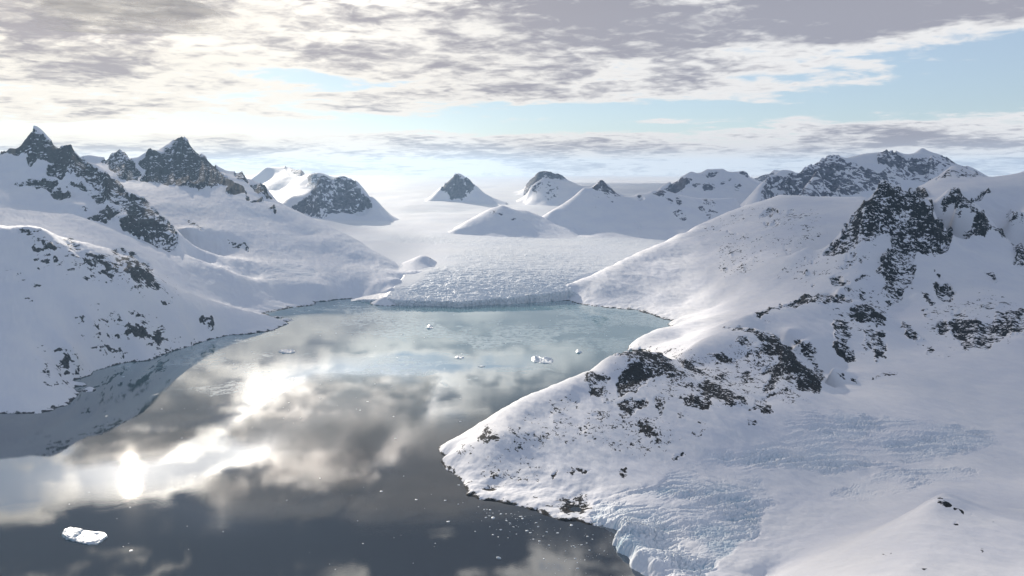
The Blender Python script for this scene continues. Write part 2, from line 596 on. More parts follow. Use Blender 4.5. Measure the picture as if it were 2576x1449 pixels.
me = bpy.data.meshes.new("fjord_water")
wv_ = [(-9000, -3000, 0), (9000, -3000, 0), (9000, 9000, 0), (-9000, 9000, 0)]
me.from_pydata(wv_, [], [(0, 1, 2, 3)])
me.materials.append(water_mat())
wo = bpy.data.objects.new("fjord_water", me)
COL.objects.link(wo)
tag(wo, "calm dark fjord water mirroring the clouds below the glacier", "water", kind="structure")

# ------------------------------------------------------------------ main glacier
GD = np.array([6.0, 6.7, 7.0, 7.5, 9, 10, 12, 14, 17, 22, 30, 45, 70, 95])
GH = np.array([.03, .035, .085, .15, .27, .33, .41, .48, .55, .65, .75, .83, .885, .93])


def gprof(Y): return np.interp(np.log(Y), np.log(GD), GH)


def gl_depth(x, y, extra=0.0):
    """where the sight line meets the glacier surface"""
    s, z = rayzy(x, y)
    Ys = np.exp(np.linspace(math.log(6.7), math.log(90), 4000))
    d = 1 + z * Ys - (gprof(Ys) + extra)
    i = np.argmax(d < 0)
    return float(Ys[i]) if d.min() < 0 else 60.0


FRONT = [(900, 757), (964, 765), (1020, 769), (1087, 770), (1154, 772), (1220, 768), (1287, 765), (1354, 760), (1404, 756), (1450, 755)]


def build_glacier():
    ns = 1250
    u_ = np.linspace(-1, 1, ns)
    sg = .66 * u_ * (.42 + .58 * u_ * u_)
    fs = [rayzy(*p) for p in FRONT]
    fy = np.interp(sg, [a[0] for a in fs], [-1 / a[1] for a in fs])
    fy = fy + 0.02 * fbm(sg * 60, sg * 0 + .5, 4, 3) + 0.012 * fbm(sg * 300, sg * 0, 3, 8)
    nr = 1150
    tt = np.linspace(0, 1, nr)
    l0, l1 = np.log(fy)[None], math.log(60.0)
    # dense rows near the front, sparser behind
    k = tt[:, None] ** 1.35
    L = l0 + (l1 - l0) * k
    Y = np.exp(L)
    Sg = np.broadcast_to(sg, Y.shape).copy()
    # smooth profile
    H = np.interp(L, np.log(GD), GH)
    for _ in range(1):
        H = np.interp(L + .03, np.log(GD), GH) * .25 + H * .5 + np.interp(L - .03, np.log(GD), GH) * .25
    X = Sg * Y
    front = np.exp(-(Y - fy[None]) / 1.1)
    # crown of the tongue
    H += (0.05 * np.exp(-((Sg + .045) / .11) ** 2) - 0.03) * np.exp(-((Y - 7.9) / .9) ** 2)
    H += 0.030 * fbm(X / 2.2, Y / 2.6, 4, 21) * np.clip((Y - 7) / 6, 0, 1)
    # crevasse belts
    belt = np.clip(0.85 * np.exp(-((Y - 6.9) / 1.3) ** 2) + 0.25 * np.exp(-((Y - 9.0) / 1.0) ** 2) + 0.30 * np.clip(fbm(X / 1.6, Y / .9, 3, 77) * 1.5 + .15, 0, 1) * np.exp(-((Y - 11) / 6.0) ** 2), 0, 1)
    wq = .05 * fbm(X / .35, Y / .35, 3, 41)
    mgl = np.interp(Y, [6.7, 7.2, 7.8, 9.0, 10], [rayzy(945, 760)[0], rayzy(1010, 715)[0], rayzy(1075, 672)[0], rayzy(1130, 618)[0], -.35])
    belt = belt * np.clip((Sg - mgl) / .03 + .6 * fbm(X / .3, Y / .3, 3, 43), 0.04, 1)
    arc = Y + 0.10 * (X + .3) ** 2 + wq
    cr = ridged((X + wq) / .15, arc / .040, 4, 51, 0.6)
    f1, f2, idv = worley((X + wq) / .019, arc / .011, 7)
    edge = np.clip(1 - (f2 - f1) * 4.5, 0, 1)
    near = np.clip(np.exp(-(Y - fy[None]) / .45), 0, 1)
    H += belt * (0.0045 * (cr - 1.0) + 0.0018 * idv - .003 * edge * (0.35 + near))
    H += 0.0018 * near * (idv - .5) * 2
    crack = belt * edge * (0.05 + 0.6 * near)
    # cliff at the front
    cliff = 0.030 + .006 * fbm(sg * 90, sg * 0 + 3, 4, 12) + .004 * fbm(sg * 500, sg * 0 + 3, 2, 14)
    H += np.maximum(0, (cliff[None] - H)) * np.exp(-(Y - fy[None]) / .15) + 0
    H = np.maximum(H, 0.012)
    # the ice thins out against the valley sides
    lim = (Y < 7.9) * np.clip((7.9 - Y) / .5, 0, 1)
    lo_ = np.interp(Y, [6.6, 7.0, 7.4, 8], [rayzy(958, 760)[0], rayzy(985, 720)[0], rayzy(1015, 690)[0], -.12])
    hi_ = np.interp(Y, [6.6, 7.0, 7.4, 8], [rayzy(1440, 757)[0], rayzy(1434, 735)[0], rayzy(1445, 712)[0], .12])
    out_ = np.clip(np.maximum(lo_ - Sg, Sg - hi_) / .075, 0, 1) ** .7 * lim
    H = H * (1 - out_) + (-.03) * out_
    # vertical face rows
    zc = np.linspace(-0.03, 1, 9)[:-1]
    faceH = np.where(zc[:, None] < 0, -0.03, zc[:, None] * H[0][None])
    jog = 0.011 * fbm(np.broadcast_to(sg * 420, faceH.shape), faceH * 70, 3, 31)
    faceY = np.broadcast_to(fy, faceH.shape) - 0.004 + jog
    Sg = np.vstack([np.broadcast_to(sg, faceH.shape), Sg])
    Y = np.vstack([faceY, Y]); H = np.vstack([faceH, H])
    fc = 0.02 + 0.5 * np.clip(fbm(np.broadcast_to(sg * 320, faceH.shape), faceH * 25, 3, 36) * 2.2, 0, 1)
    crack = np.vstack([fc, crack]); icev = np.vstack([np.ones(faceH.shape), np.clip(belt, 0, 1)])
    o = grid_object("glacier", Sg, Y, H, MAT_G, {'ice': icev, 'crack': crack})
    return tag(o, "broad crevassed white glacier ending in a low ice cliff at the fjord", "glacier", kind="structure")


build_glacier()

# ------------------------------------------------------------------ generic body
def body(name, pts, srange, yrange, ns, nr, mat, rocks, icep=(), rug=1.0, jit=9.0, label="", cat="mountain",
         cut=None, snowamp=1.0, seed=0, splits=None, c=0.006, lam=2e-4, post=None, tide=True):
    fld = Field(pts, c, lam)
    sg = np.linspace(srange[0], srange[1], ns)
    lg = np.linspace(math.log(yrange[0]), math.log(yrange[1]), nr)
    Sg, Lg = np.meshgrid(sg, lg)
    Y = np.exp(Lg); X = Sg * Y
    H = fld(Sg, Lg)
    px, py = project(Sg, Y, H)
    rock = paint(px, py, rocks, jit, seed + 5) if rocks else np.zeros(H.shape)
    ice = paint(px, py, icep, 12, seed + 9, 34) if len(icep) else np.zeros(H.shape)
    ice = ice * np.clip(.78 + .8 * fbm(X / .22, Y / .22, 3, seed + 91), .15, 1)
    land = np.clip(H / 0.05, 0, 1)
    k = Y / 8.0
    free = 1 - np.clip(ice, 0, 1)
    # wind-shaped snow, gullies
    H = H + snowamp * land * free * (0.020 * k * fbm(X / (.9 * k + .2), Y / (.9 * k + .2), 3, seed + 1)
                              + 0.0050 * np.minimum(k, .7) * fbm(X / .20 + .3 * Y, Y / .33, 4, seed + 2)
                              - 0.004 * np.abs(fbm((X + .4 * Y) / .10, (Y - .3 * X) / .42, 3, seed + 8)) - 0.010 * k * np.abs(fbm((X + .5 * Y) / .30, (Y - .3 * X) / .9, 4, seed + 4))
                              + 0.0013 * fbm((X + .6 * Y) / .035, (Y - .6 * X) / .12, 4, seed + 6))
    H = H + (1 - land) * 0.004 * fbm(X / .06, Y / .06, 3, seed + 3)
    rr = np.clip(rock, 0, 1)
    rr = np.clip((rr - .34) / .36, 0, 1) ** 1.2 * np.where(Y < 5.0, .55, 1.0)
    k2 = k * np.clip((Y - 2.5) / 3.5, .25, 1)
    H = H + rug * rr * k2 * (0.075 * (ridged(X / (.42 * k + .03), Y / (.42 * k + .03), 7, seed + 11, .57) - .85)
                            + 0.012 * fbm(X / (.07 * k), Y / (.07 * k), 3, seed + 13))
    crack = np.zeros(H.shape)
    if len(icep):
        wq = .03 * fbm(X / .2, Y / .2, 3, seed + 41)
        f1, f2, idv = worley((X + .35 * Y + wq) / .022, (Y - .25 * X + wq) / .010, seed + 7)
        g1, g2, idw = worley((X + wq) / .009, (Y + wq) / .006, seed + 17)
        e1 = np.clip(1 - (f2 - f1) * 3.6, 0, 1); e2 = np.clip(1 - (g2 - g1) * 3.2, 0, 1)
        arcs = ridged((X + .35 * Y + wq) / .30, (Y - .25 * X + .2 * (X - 0.8) ** 2 + wq) / .055, 3, seed + 27, .6)
        rn = np.clip(fbm(X / .16, Y / .16, 3, seed + 33) * 1.2 + .65, 0.4, 1)
        a = np.clip(ice, 0, 1) ** 1.4 * rn
        rad = np.hypot(X - .46 + 1.2 * wq, (Y - 2.26) * 1.0 + wq) + .02 * fbm(X / .12, Y / .12, 3, seed + 51)
        ph = np.abs(((rad / .034) % 1.0) - .5) * 2
        ring = np.clip(1 - ph / .30, 0, 1) * np.exp(-((rad - .33) / .13) ** 2) * np.clip(fbm(X / .1, Y / .1, 3, seed + 61) * 2 + .5, 0, 1)
        H = H + a * (0.006 * (idv - .5) + .003 * (idw - .5) - 0.007 * e1 - .003 * e2 + .009 * (arcs - 1.0)) - .011 * ring * np.clip(ice * 1.5, 0, 1)
        crack = np.clip(ice * (0.65 * e1 * rn + .30 * e2 * rn + 0.55 * np.clip(.75 - arcs, 0, 1)) + .9 * ring, 0, 1)
        crack *= np.clip(ice * 1.2, 0, 1)
    if post is not None:
        H, rock, ice, crack = post(X, Y, Sg, H, rock, ice, crack)
    att = {'rock': rock, 'ice': ice, 'crack': crack}
    zf = np.maximum.reduce([H[:-1, :-1], H[:-1, 1:], H[1:, 1:], H[1:, :-1]])
    fm = zf > (-0.03 if cut is None else -9)
    if cut is not None:
        G = gprof(Y) - cut
        fm = np.maximum.reduce([(H - G)[:-1, :-1], (H - G)[:-1, 1:], (H - G)[1:, 1:], (H - G)[1:, :-1]]) > 0
    objs = []
    if splits:
        fx = (px[:-1, :-1] + px[1:, 1:]) / 2; fyy = (py[:-1, :-1] + py[1:, 1:]) / 2; fY = Y[:-1, :-1]
        left = fm.copy()
        for (nm, lab, ct, test) in splits:
            t_ = test(fx, fyy, fY, Sg[:-1, :-1], ice[:-1, :-1]) & left
            left &= ~t_
            o = grid_object(nm, Sg, Y, H, MAT_H if nm == 'headland' else mat, att, t_)
            objs.append(tag(o, lab, ct, kind="structure"))
        fm = left
    o = grid_object(name, Sg, Y, H, mat, att, fm)
    objs.append(tag(o, label, cat, kind="structure"))
    return objs


def back(pts, f=1.05, drop=0.12):
    return [(p[0], p[1] + math.log(f), p[2] - drop) for p in pts]


# ------------------------------------------------------------------ left mountains
SH_L = [(-260, 1130), (-120, 1075), (0, 1041), (91, 1041), (127, 1033), (168, 1020), (193, 1000), (203, 982), (223, 978), (188, 959), (178, 958), (229, 944),
        (236, 934), (310, 913), (376, 907), (437, 883), (472, 873), (510, 860), (538, 852), (574, 844), (635, 840),
        (686, 832), (719, 817), (716, 809), (667, 788)]
SH_L2 = [(667, 788), (737, 774), (790, 768), (800, 759), (837, 755), (880, 752), (920, 755), (957, 757)]
L = []
L += dens([pH(x, y, 0.0) for x, y in SH_L])
L += [water_off(x, y, 34, 16, -.05) for x, y in SH_L if not 195 < x < 230] + [water_off(x, y, 90, 60, -.12) for x, y in SH_L[::2]]
L += dens([pH(x, y, 0.0) for x, y in SH_L2])
L += [water_off(x, y, 8, 16, -.05) for x, y in SH_L2[1:]]
nearcrest = [(-300, 545, 5.1), (-120, 570, 5.1), (0, 574, 5.13), (43, 580, 5.13), (80, 573, 5.15), (113, 578, 5.18), (160, 605, 5.2), (233, 618, 5.27), (317, 642, 5.38),
             (360, 665, 5.44), (400, 698, 5.5), (450, 728, 5.58), (510, 750, 5.68), (560, 765, 5.78), (620, 779, 5.86), (680, 793, 5.92), (712, 806, 5.9)]
C = dens([pD(*p) for p in nearcrest], .015)
L += C
L += [(p[0], p[1] + .075, p[2] - .05) for p in C[::2]]
# faces of the near hill
for x, y, D in [(0, 640, 4.9), (120, 660, 4.88), (240, 690, 4.95), (340, 730, 5.0), (430, 775, 5.2), (520, 800, 5.4), (620, 815, 5.6),
                (0, 760, 4.45), (120, 780, 4.5), (230, 800, 4.6), (330, 830, 4.75), (0, 900, 4.0), (110, 900, 4.1), (190, 890, 4.3),
                (-200, 700, 4.6), (-200, 900, 4.0), (470, 830, 5.15)]:
    L.append(pD(x, y, D))
# second snow shoulder behind
mid = [(-300, 500, 6.9), (-100, 515, 6.9), (0, 523, 6.9), (83, 531, 6.9), (150, 538, 6.95), (187, 541, 7.0), (233, 558, 7.0), (333, 598, 7.0), (400, 625, 7.0), (433, 633, 7.0),
       (467, 638, 7.0), (500, 650, 6.95), (560, 672, 6.9), (620, 700, 6.85), (680, 740, 6.75)]
C = dens([pD(*p) for p in mid], .015)
L += C
L += [(p[0], p[1] + .04, p[2] - .012) for p in C[::3]]
# rocky spur and first peak
spur = [(0, 383, 8.9), (43, 362, 9.0), (67, 330, 9.0), (83, 314, 9.0), (113, 330, 9.0), (123, 345, 8.95), (140, 360, 8.9), (153, 368, 8.85), (167, 364, 8.8),
        (180, 373, 8.75), (190, 393, 8.7), (213, 405, 8.6), (243, 413, 8.5), (267, 433, 8.4), (293, 452, 8.3), (310, 472, 8.2),
        (320, 492, 8.15), (333, 483, 8.05), (357, 495, 7.95), (383, 522, 7.8), (417, 548, 7.6), (453, 585, 7.4), (460, 622, 7.2)]
C = dens([pD(*p) for p in [(-300, 440, 8.9), (-100, 400, 8.9)] + spur], .007)
L += C
L += [(p[0], p[1] + .10, p[2] - .30) for p in C if p[2] > 1.0]
L += [(p[0] + .004, p[1] + .09, p[2] - .16) for p in C if p[2] <= 1.0]
for x, y, D in [(30, 420, 8.4), (100, 430, 8.3), (150, 450, 8.1), (60, 470, 7.9), (0, 460, 7.9), (0, 500, 7.4), (110, 495, 7.6), (190, 480, 7.9), (250, 495, 7.85), (190, 520, 7.35),
                (280, 540, 7.45), (330, 570, 7.3), (240, 530, 7.4), (390, 590, 7.25), (340, 525, 7.65), (420, 610, 7.15)]:
    L.append(pD(x, y, D))
# saddle behind: twin tops and second peak
tops = [(225, 388, 12.5), (250, 405, 12.3), (267, 400, 12.2), (280, 375, 12.2), (290, 381, 12.2), (302, 375, 12.2), (320, 395, 12.2), (343, 412, 12.2), (350, 408, 12.2), (373, 378, 12.0), (390, 377, 12.0),
        (413, 375, 12.1), (430, 355, 12.3), (448, 337, 12.4), (467, 343, 12.4), (477, 355, 12.4), (493, 373, 12.4), (520, 395, 12.4), (540, 415, 12.3), (553, 428, 12.2),
        (573, 443, 12.0), (587, 430, 12.6), (600, 433, 12.6), (617, 448, 12.5), (632, 463, 12.2), (650, 462, 11.8), (667, 468, 11.7), (687, 498, 11.3)]
C = dens([pD(*p) for p in tops], .005)
L += C
L += [(p[0], p[1] + .08, p[2] - .35) for p in C]
# foot of the second peak and the snow basin
foot = [(270, 440, 11.0), (310, 456, 10.9), (370, 460, 10.8), (427, 465, 10.6), (455, 457, 10.7), (487, 467, 10.4), (500, 478, 10.3), (540, 466, 10.6), (575, 486, 10.2), (610, 495, 10.2),
        (640, 497, 10.4), (680, 510, 10.6)]
L += dens([pD(*p) for p in foot], .02)
for x, y, D in [(395, 420, 11.6), (440, 400, 11.8), (490, 420, 11.6), (520, 445, 11.1), (300, 410, 11.8), (470, 440, 11.1)]:
    L.append(pD(x, y, D))
# right-hand silhouette down to the glacier
sil = [(687, 500, 11.1), (733, 525, 10.5), (800, 558, 9.7), (859, 586, 9.1), (887, 600, 8.85), (920, 620, 8.5), (954, 642, 8.15), (985, 662, 7.9), (1010, 676, 7.75)]
C = dens([pD(*p) for p in sil], .015)
L += C
L += [(p[0], p[1] + .12, p[2] - .25) for p in C]
for x, y, D in [(420, 510, 9.4), (520, 520, 9.4), (620, 540, 9.4), (700, 560, 9.3), (780, 590, 8.9),
                (470, 570, 8.3), (560, 580, 8.4), (640, 600, 8.4), (730, 620, 8.3), (820, 640, 8.2), (900, 665, 7.9),
                (520, 630, 7.5), (600, 650, 7.5), (680, 665, 7.5), (760, 680, 7.5), (850, 700, 7.4), (940, 715, 7.2),
                (650, 700, 7.0), (740, 715, 7.0), (820, 730, 7.0), (900, 735, 7.18), (730, 750, 6.8), (1000, 700, 7.35), (975, 725, 7.05)]:
    L.append(pD(x, y, D))
L += [(p[0] + .03, p[1], -.04) for p in [pH(957, 757, 0)]] + [(rayzy(1040, 700)[0], math.log(7.3), .02), (rayzy(1060, 670)[0], math.log(7.9), .1)]

for x, y, dh in [(968, 750, .012), (985, 728, .012), (1010, 706, .01), (1040, 690, .008), (1075, 682, .004)]:
    D = gl_depth(x, y)
    s_ = rayzy(x, y)[0]
    L.append((s_, math.log(D), float(gprof(D)) + dh))
    L.append((s_ + .030, math.log(D) - .01, float(gprof(D)) - .07))
ROCK_L = [
    poly(c1, [(0, 400), (60, 350), (130, 320), (190, 230), (240, 180), (300, 225), (370, 285), (440, 325), (480, 335), (540, 340), (585, 430), (700, 490), (800, 560), (880, 600), (930, 660),
              (900, 690), (820, 650), (700, 590), (600, 560), (540, 540), (450, 600), (380, 560), (340, 520), (370, 480), (430, 470), (300, 430), (240, 490), (180, 440), (200, 400), (130, 400), (60, 390)], .64),
    poly(c1, [(90, 620), (180, 600), (330, 580), (440, 620), (400, 650), (340, 660), (200, 645)], .66),
    poly(c1, [(330, 660), (440, 650), (540, 720), (450, 755), (370, 700)], .58), poly(c1, [(500, 640), (640, 620), (660, 670), (560, 670)], .68),
    poly(c1, [(600, 530), (720, 500), (850, 580), (930, 660), (960, 720), (1000, 690), (1090, 740), (1150, 810), (1250, 890), (1360, 1010), (1310, 1130), (1200, 1120), (1050, 1050), (960, 1000),
              (890, 940), (960, 850), (920, 780), (850, 760), (740, 770), (690, 720), (760, 700), (700, 640), (640, 580)], .55),
    poly(c1, [(660, 880), (830, 820), (890, 840), (800, 950), (700, 900)], .66), poly(c1, [(1000, 830), (1110, 840), (1110, 900), (1060, 1000), (960, 990), (900, 940)], .66),
    ell(c1, 640, 830, 40, 20, 0, .45), ell(c1, 1800, 1090, 110, 30, 25, .42), ell(c1, 1480, 940, 130, 14, 30, .36), ell(c1, 1430, 1030, 60, 20, 30, .3),
    poly(c1, [(1050, 470), (1120, 375), (1240, 370), (1345, 245), (1430, 295), (1480, 355), (1560, 425), (1650, 515), (1720, 580), (1740, 640), (1600, 650), (1500, 690), (1460, 650), (1280, 640),
              (1070, 610), (1080, 500)], .66),
    poly(c1, [(760, 460), (840, 362), (905, 362), (1000, 450), (1060, 560), (1050, 610), (900, 600), (800, 500)], .56),
    poly(c1, [(1740, 525), (1790, 520), (1890, 630), (1800, 600)], .56), poly(c1, [(1730, 610), (1830, 640), (1860, 720), (1830, 700), (1720, 710)], .8), poly(c1, [(1890, 620), (2000, 640), (2060, 745), (1950, 720)], .72),
    ell(c1, 1940, 762, 45, 14, 0, .7), ell(c1, 2055, 825, 16, 34, -25, .7), ell(c1, 1870, 735, 22, 10, 45, .7),
    # near hill
    ell(c1, 300, 1100, 150, 55, 8, .52), ell(c1, 220, 990, 90, 22, 0, .48), ell(c1, 560, 1110, 90, 40, 45, .44), ell(c1, 750, 1240, 160, 75, 20, .47), ell(c1, 1000, 1210, 190, 60, 28, .48),
    ell(c1, 1050, 1310, 120, 60, 15, .56), ell(c1, 700, 1330, 80, 50, 0, .42), ell(c1, 1130, 1370, 90, 50, 45, .42), ell(c1, 150, 1330, 50, 50, 40, .42), ell(c1, 260, 1395, 60, 25, 0, .42), ell(c1, 320, 1270, 40, 16, 0, .4), ell(c1, 60, 1290, 30, 22, 50, .4),
    ell(c1, 590, 1220, 60, 30, -20, .42), ell(c1, 700, 1230, 620, 150, 17, .28), ell(c1, 800, 700, 400, 120, 40, .26), ell(c1, 300, 1380, 330, 70, 0, .20), (330, 850, 180, 70, 15, .185), (130, 900, 120, 60, 40, .18),
    (525, 808, 24, 15, 35, .62), (345, 832, 34, 16, 15, .50), (395, 850, 14, 14, 0, .45), (420, 760, 14, 6, 0, .5), (115, 935, 14, 18, 50, .36), (165, 905, 9, 22, 0, .32), (250, 860, 12, 26, 10, .30), (60, 760, 30, 20, 0, .24), (270, 780, 50, 18, 10, .22)]
ICE_L = [poly(c2, [(180, 1020), (330, 980), (560, 1000), (640, 1050), (560, 1120), (380, 1160), (240, 1100)], .38),
         poly(c2, [(330, 780), (480, 800), (760, 900), (1000, 960), (900, 980), (640, 880), (420, 840)], .36),
         ([(800, 764), (812, 750), (838, 750), (834, 758)], 1.0)]
body("left_mountain_range", L, (-0.66, -0.10), (3.0, 15.0), 1000, 1150, MAT_L, ROCK_L, ICE_L, rug=.7, label="high dark rock peaks above long snow slopes left of the glacier", seed=100,
     splits=[("near_left_hill", "low rounded snow hill with scattered dark outcrops rising from the left shore", "hill",
              lambda x, y, Y, s, i: Y < np.interp(x, [p[0] for p in nearcrest], [p[2] * 1.035 for p in nearcrest]))])

# ------------------------------------------------------------------ right mountains
R = []
SH_R1 = [(1432, 757), (1455, 765), (1520, 774), (1560, 777), (1600, 780), (1640, 793), (1672, 803), (1692, 808), (1680, 815), (1690, 826), (1670, 838), (1640, 846), (1610, 858), (1583, 869), (1578, 879), (1600, 890)]
R += dens([pH(x, y, 0.0) for x, y in SH_R1], .008)
R += [water_off(x, y, -10, 14, -.04) for x, y in SH_R1[1:7]] + [water_off(x, y, -22, 6, -.04) for x, y in SH_R1[7:15]]
SH_R2 = [(1103, 1137), (1120, 1149), (1108, 1162), (1118, 1175), (1143, 1195), (1166, 1213), (1174, 1233), (1169, 1246), (1230, 1261), (1296, 1272), (1347, 1287), (1402, 1307), (1463, 1315), (1529, 1330),
         (1552, 1337)]
SH_R3 = [(1552, 1337), (1539, 1364), (1548, 1391), (1579, 1404), (1584, 1427), (1629, 1452), (1680, 1490), (1760, 1560)]
R += dens([pH(x, y, 0.0) for x, y in SH_R2], .008)
R += dens([pH(x, y, 0.0) for x, y in SH_R3], .008)
R += [water_off(x, y, -26, 16, -.05) for x, y in SH_R2] + [water_off(x, y, -90, 60, -.15) for x, y in SH_R2[::2]]
R += [water_off(x, y, -22, 22, -.05) for x, y in SH_R3]
# silhouette of the headland
head = [(1103, 1133, None), (1130, 1112, 3.12), (1215, 1055, 3.22), (1260, 1027, 3.27), (1310, 1000, 3.33), (1400, 963, 3.44), (1490, 930, 3.54), (1520, 903, 3.62), (1543, 893, 3.65), (1580, 884, 3.70), (1611, 880, 3.72), (1656, 886, 3.74), (1685, 905, 3.72)]
C = dens([pD(*p) for p in head[1:]], .010)
R += C
R += [(p[0] - .004, p[1] + .05, p[2] - .11) for p in C if p[2] > .06] + [(p[0] - .03, p[1] + .10, -.08) for p in C[::2] if p[0] < .1]
for x, y, D in [(1250, 1090, 3.02), (1350, 1050, 3.13), (1450, 1010, 3.25), (1560, 960, 3.40), (1650, 950, 3.42), (1240, 1180, 2.83), (1350, 1150, 2.88), (1450, 1120, 2.93), (1550, 1080, 3.02), (1650, 1050, 3.10),
                (1750, 1000, 3.24), (1850, 1010, 3.20), (1600, 1160, 2.82), (1750, 1100, 2.95), (1320, 1230, 2.70), (1440, 1240, 2.66), (1560, 1240, 2.62), (1500, 1180, 2.78), (1880, 1060, 3.04), (1450, 1285, 2.55), (1230, 1230, 2.72)]:
    R.append(pD(x, y, D))
# third mound
m3 = [(1701, 898, 3.9), (1750, 860, 4.05), (1813, 830, 4.15), (1858, 824, 4.17), (1903, 828, 4.15), (1948, 842, 4.08), (1993, 878, 3.92), (2038, 923, 3.74), (2070, 968, 3.55), (2075, 985, 3.46)]
C = dens([pD(*p) for p in m3], .012)
R += C
R += [(p[0] + .006, p[1] + .05, p[2] - .055) for p in C[:-2]]
for x, y, D in [(1760, 920, 3.72), (1850, 900, 3.8), (1930, 930, 3.65), (1990, 970, 3.46), (1850, 960, 3.52), (2020, 1000, 3.33), (1940, 1010, 3.30)]:
    R.append(pD(x, y, D))
# mid mound
mm = [(1880, 792, 4.55), (1905, 785, 4.62), (1948, 768, 4.75), (2013, 751, 4.85), (2087, 739, 4.9), (2139, 744, 4.88), (2183, 756, 4.8), (2217, 787, 4.62), (2230, 812, 4.5)]
C = dens([pD(*p) for p in mm], .012)
R += C
R += [(p[0] + .004, p[1] + .05, p[2] - .04) for p in C[:-1]]
for x, y, D in [(2100, 800, 4.5), (2180, 830, 4.35), (2100, 870, 4.15), (2200, 890, 4.05), (2150, 930, 3.82), (2120, 980, 3.55), (1980, 830, 4.3), (2010, 860, 4.15), (2090, 930, 3.75)]:
    R.append(pD(x, y, D))
# long snow slope, far side of the bay, up to the skyline
sk = [(1431, 713, 7.15), (1470, 697, 7.3), (1503, 682, 7.4), (1545, 660, 7.6), (1589, 639, 7.8), (1625, 625, 7.95), (1662, 613, 8.1), (1706, 588, 8.3), (1732, 581, 8.4), (1748, 568, 8.5), (1810, 544, 8.8), (1862, 522, 9.0), (1886, 516, 9.05), (1920, 503, 9.1),
      (1961, 489, 9.15), (2010, 492, 9.05), (2057, 496, 8.9), (2122, 494, 8.75), (2165, 494, 8.6)]
C = dens([pD(*p) for p in sk], .012)
R += C
R += [(p[0], p[1] + .09, p[2] - .22) for p in C]
for x, y, D in [(1500, 725, 6.95), (1560, 720, 6.95), (1560, 690, 7.2), (1640, 735, 6.8), (1640, 690, 7.15), (1640, 655, 7.5), (1720, 760, 6.45), (1720, 700, 6.95), (1720, 640, 7.55), (1800, 770, 6.1), (1800, 700, 6.7), (1800, 630, 7.4), (1800, 580, 8.1),
                (1880, 740, 5.9), (1880, 660, 6.6), (1880, 580, 7.6), (1960, 720, 5.75), (1960, 640, 6.4), (1960, 560, 7.4), (2040, 700, 5.6), (2040, 620, 6.2), (2030, 540, 7.4),
                (1740, 810, 5.6), (1700, 850, 5.0), (1820, 800, 5.2), (1640, 875, 4.6), (2100, 540, 7.2)]:
    R.append(pD(x, y, D))
# crag one
cr1 = [(2060, 640, 5.95), (2085, 615, 6.02), (2115, 578, 6.1), (2140, 545, 6.15), (2165, 518, 6.2), (2185, 500, 6.22), (2203, 482, 6.25), (2209, 464, 6.25), (2218, 461, 6.25), (2226, 457, 6.25), (2240, 463, 6.25), (2261, 469, 6.25), (2285, 473, 6.22), (2300, 473, 6.2), (2317, 485, 6.2),
       (2335, 505, 6.15), (2350, 528, 6.1), (2358, 550, 6.0), (2378, 575, 5.88), (2400, 600, 5.78)]
C = dens([pD(*p) for p in cr1], .005)
R += C
R += [(p[0] + .003, p[1] + .05, p[2] - .13) for p in C]
for x, y, D in [(2230, 520, 6.0), (2230, 580, 5.85), (2290, 520, 6.02), (2310, 580, 5.82), (2340, 620, 5.68), (2240, 640, 5.6), (2180, 600, 5.75), (2140, 640, 5.62), (2250, 700, 5.35), (2240, 765, 5.08), (2320, 650, 5.55), (2160, 690, 5.35), (2110, 720, 5.15), (2300, 740, 5.1),
                (2270, 610, 5.78), (2200, 550, 5.95)]:
    R.append(pD(x, y, D))
cr2 = [(2360, 512, 6.5), (2375, 492, 6.55), (2395, 473, 6.6), (2420, 492, 6.55), (2447, 508, 6.5), (2470, 528, 6.4), (2486, 547, 6.3), (2510, 575, 6.2), (2530, 596, 6.1), (2560, 622, 6.0), (2600, 650, 5.9), (2700, 700, 5.8)]
C = dens([pD(*p) for p in cr2], .006)
R += C
R += [(p[0] + .003, p[1] + .04, p[2] - .07) for p in C]
for x, y, D in [(2400, 540, 6.2), (2460, 580, 6.0), (2420, 620, 5.8), (2480, 650, 5.6), (2540, 680, 5.4), (2400, 700, 5.3), (2480, 740, 4.95), (2560, 740, 4.9), (2340, 800, 4.7), (2420, 820, 4.5), (2500, 820, 4.45), (2576, 790, 4.55),
                (2480, 870, 4.05), (2576, 850, 4.1), (2300, 870, 4.2), (2380, 900, 3.95), (2700, 800, 4.5)]:
    R.append(pD(x, y, D))
# back snow ridge at the right edge
bk = [(2300, 478, 7.6), (2340, 462, 7.7), (2365, 442, 7.9), (2385, 428, 8.0), (2404, 420, 8.0), (2447, 430, 7.9), (2482, 447, 7.8), (2512, 449, 7.7), (2545, 440, 7.6), (2576, 431, 7.5), (2700, 405, 7.5), (2850, 390, 7.5)]
C = dens([pD(*p) for p in bk], .012)
R += C
R += [(p[0], p[1] + .09, p[2] - .25) for p in C]
for x, y, D in [(2420, 470, 7.2), (2500, 500, 6.9), (2576, 520, 6.7), (2540, 560, 6.4), (2600, 590, 6.25)]:
    R.append(pD(x, y, D))
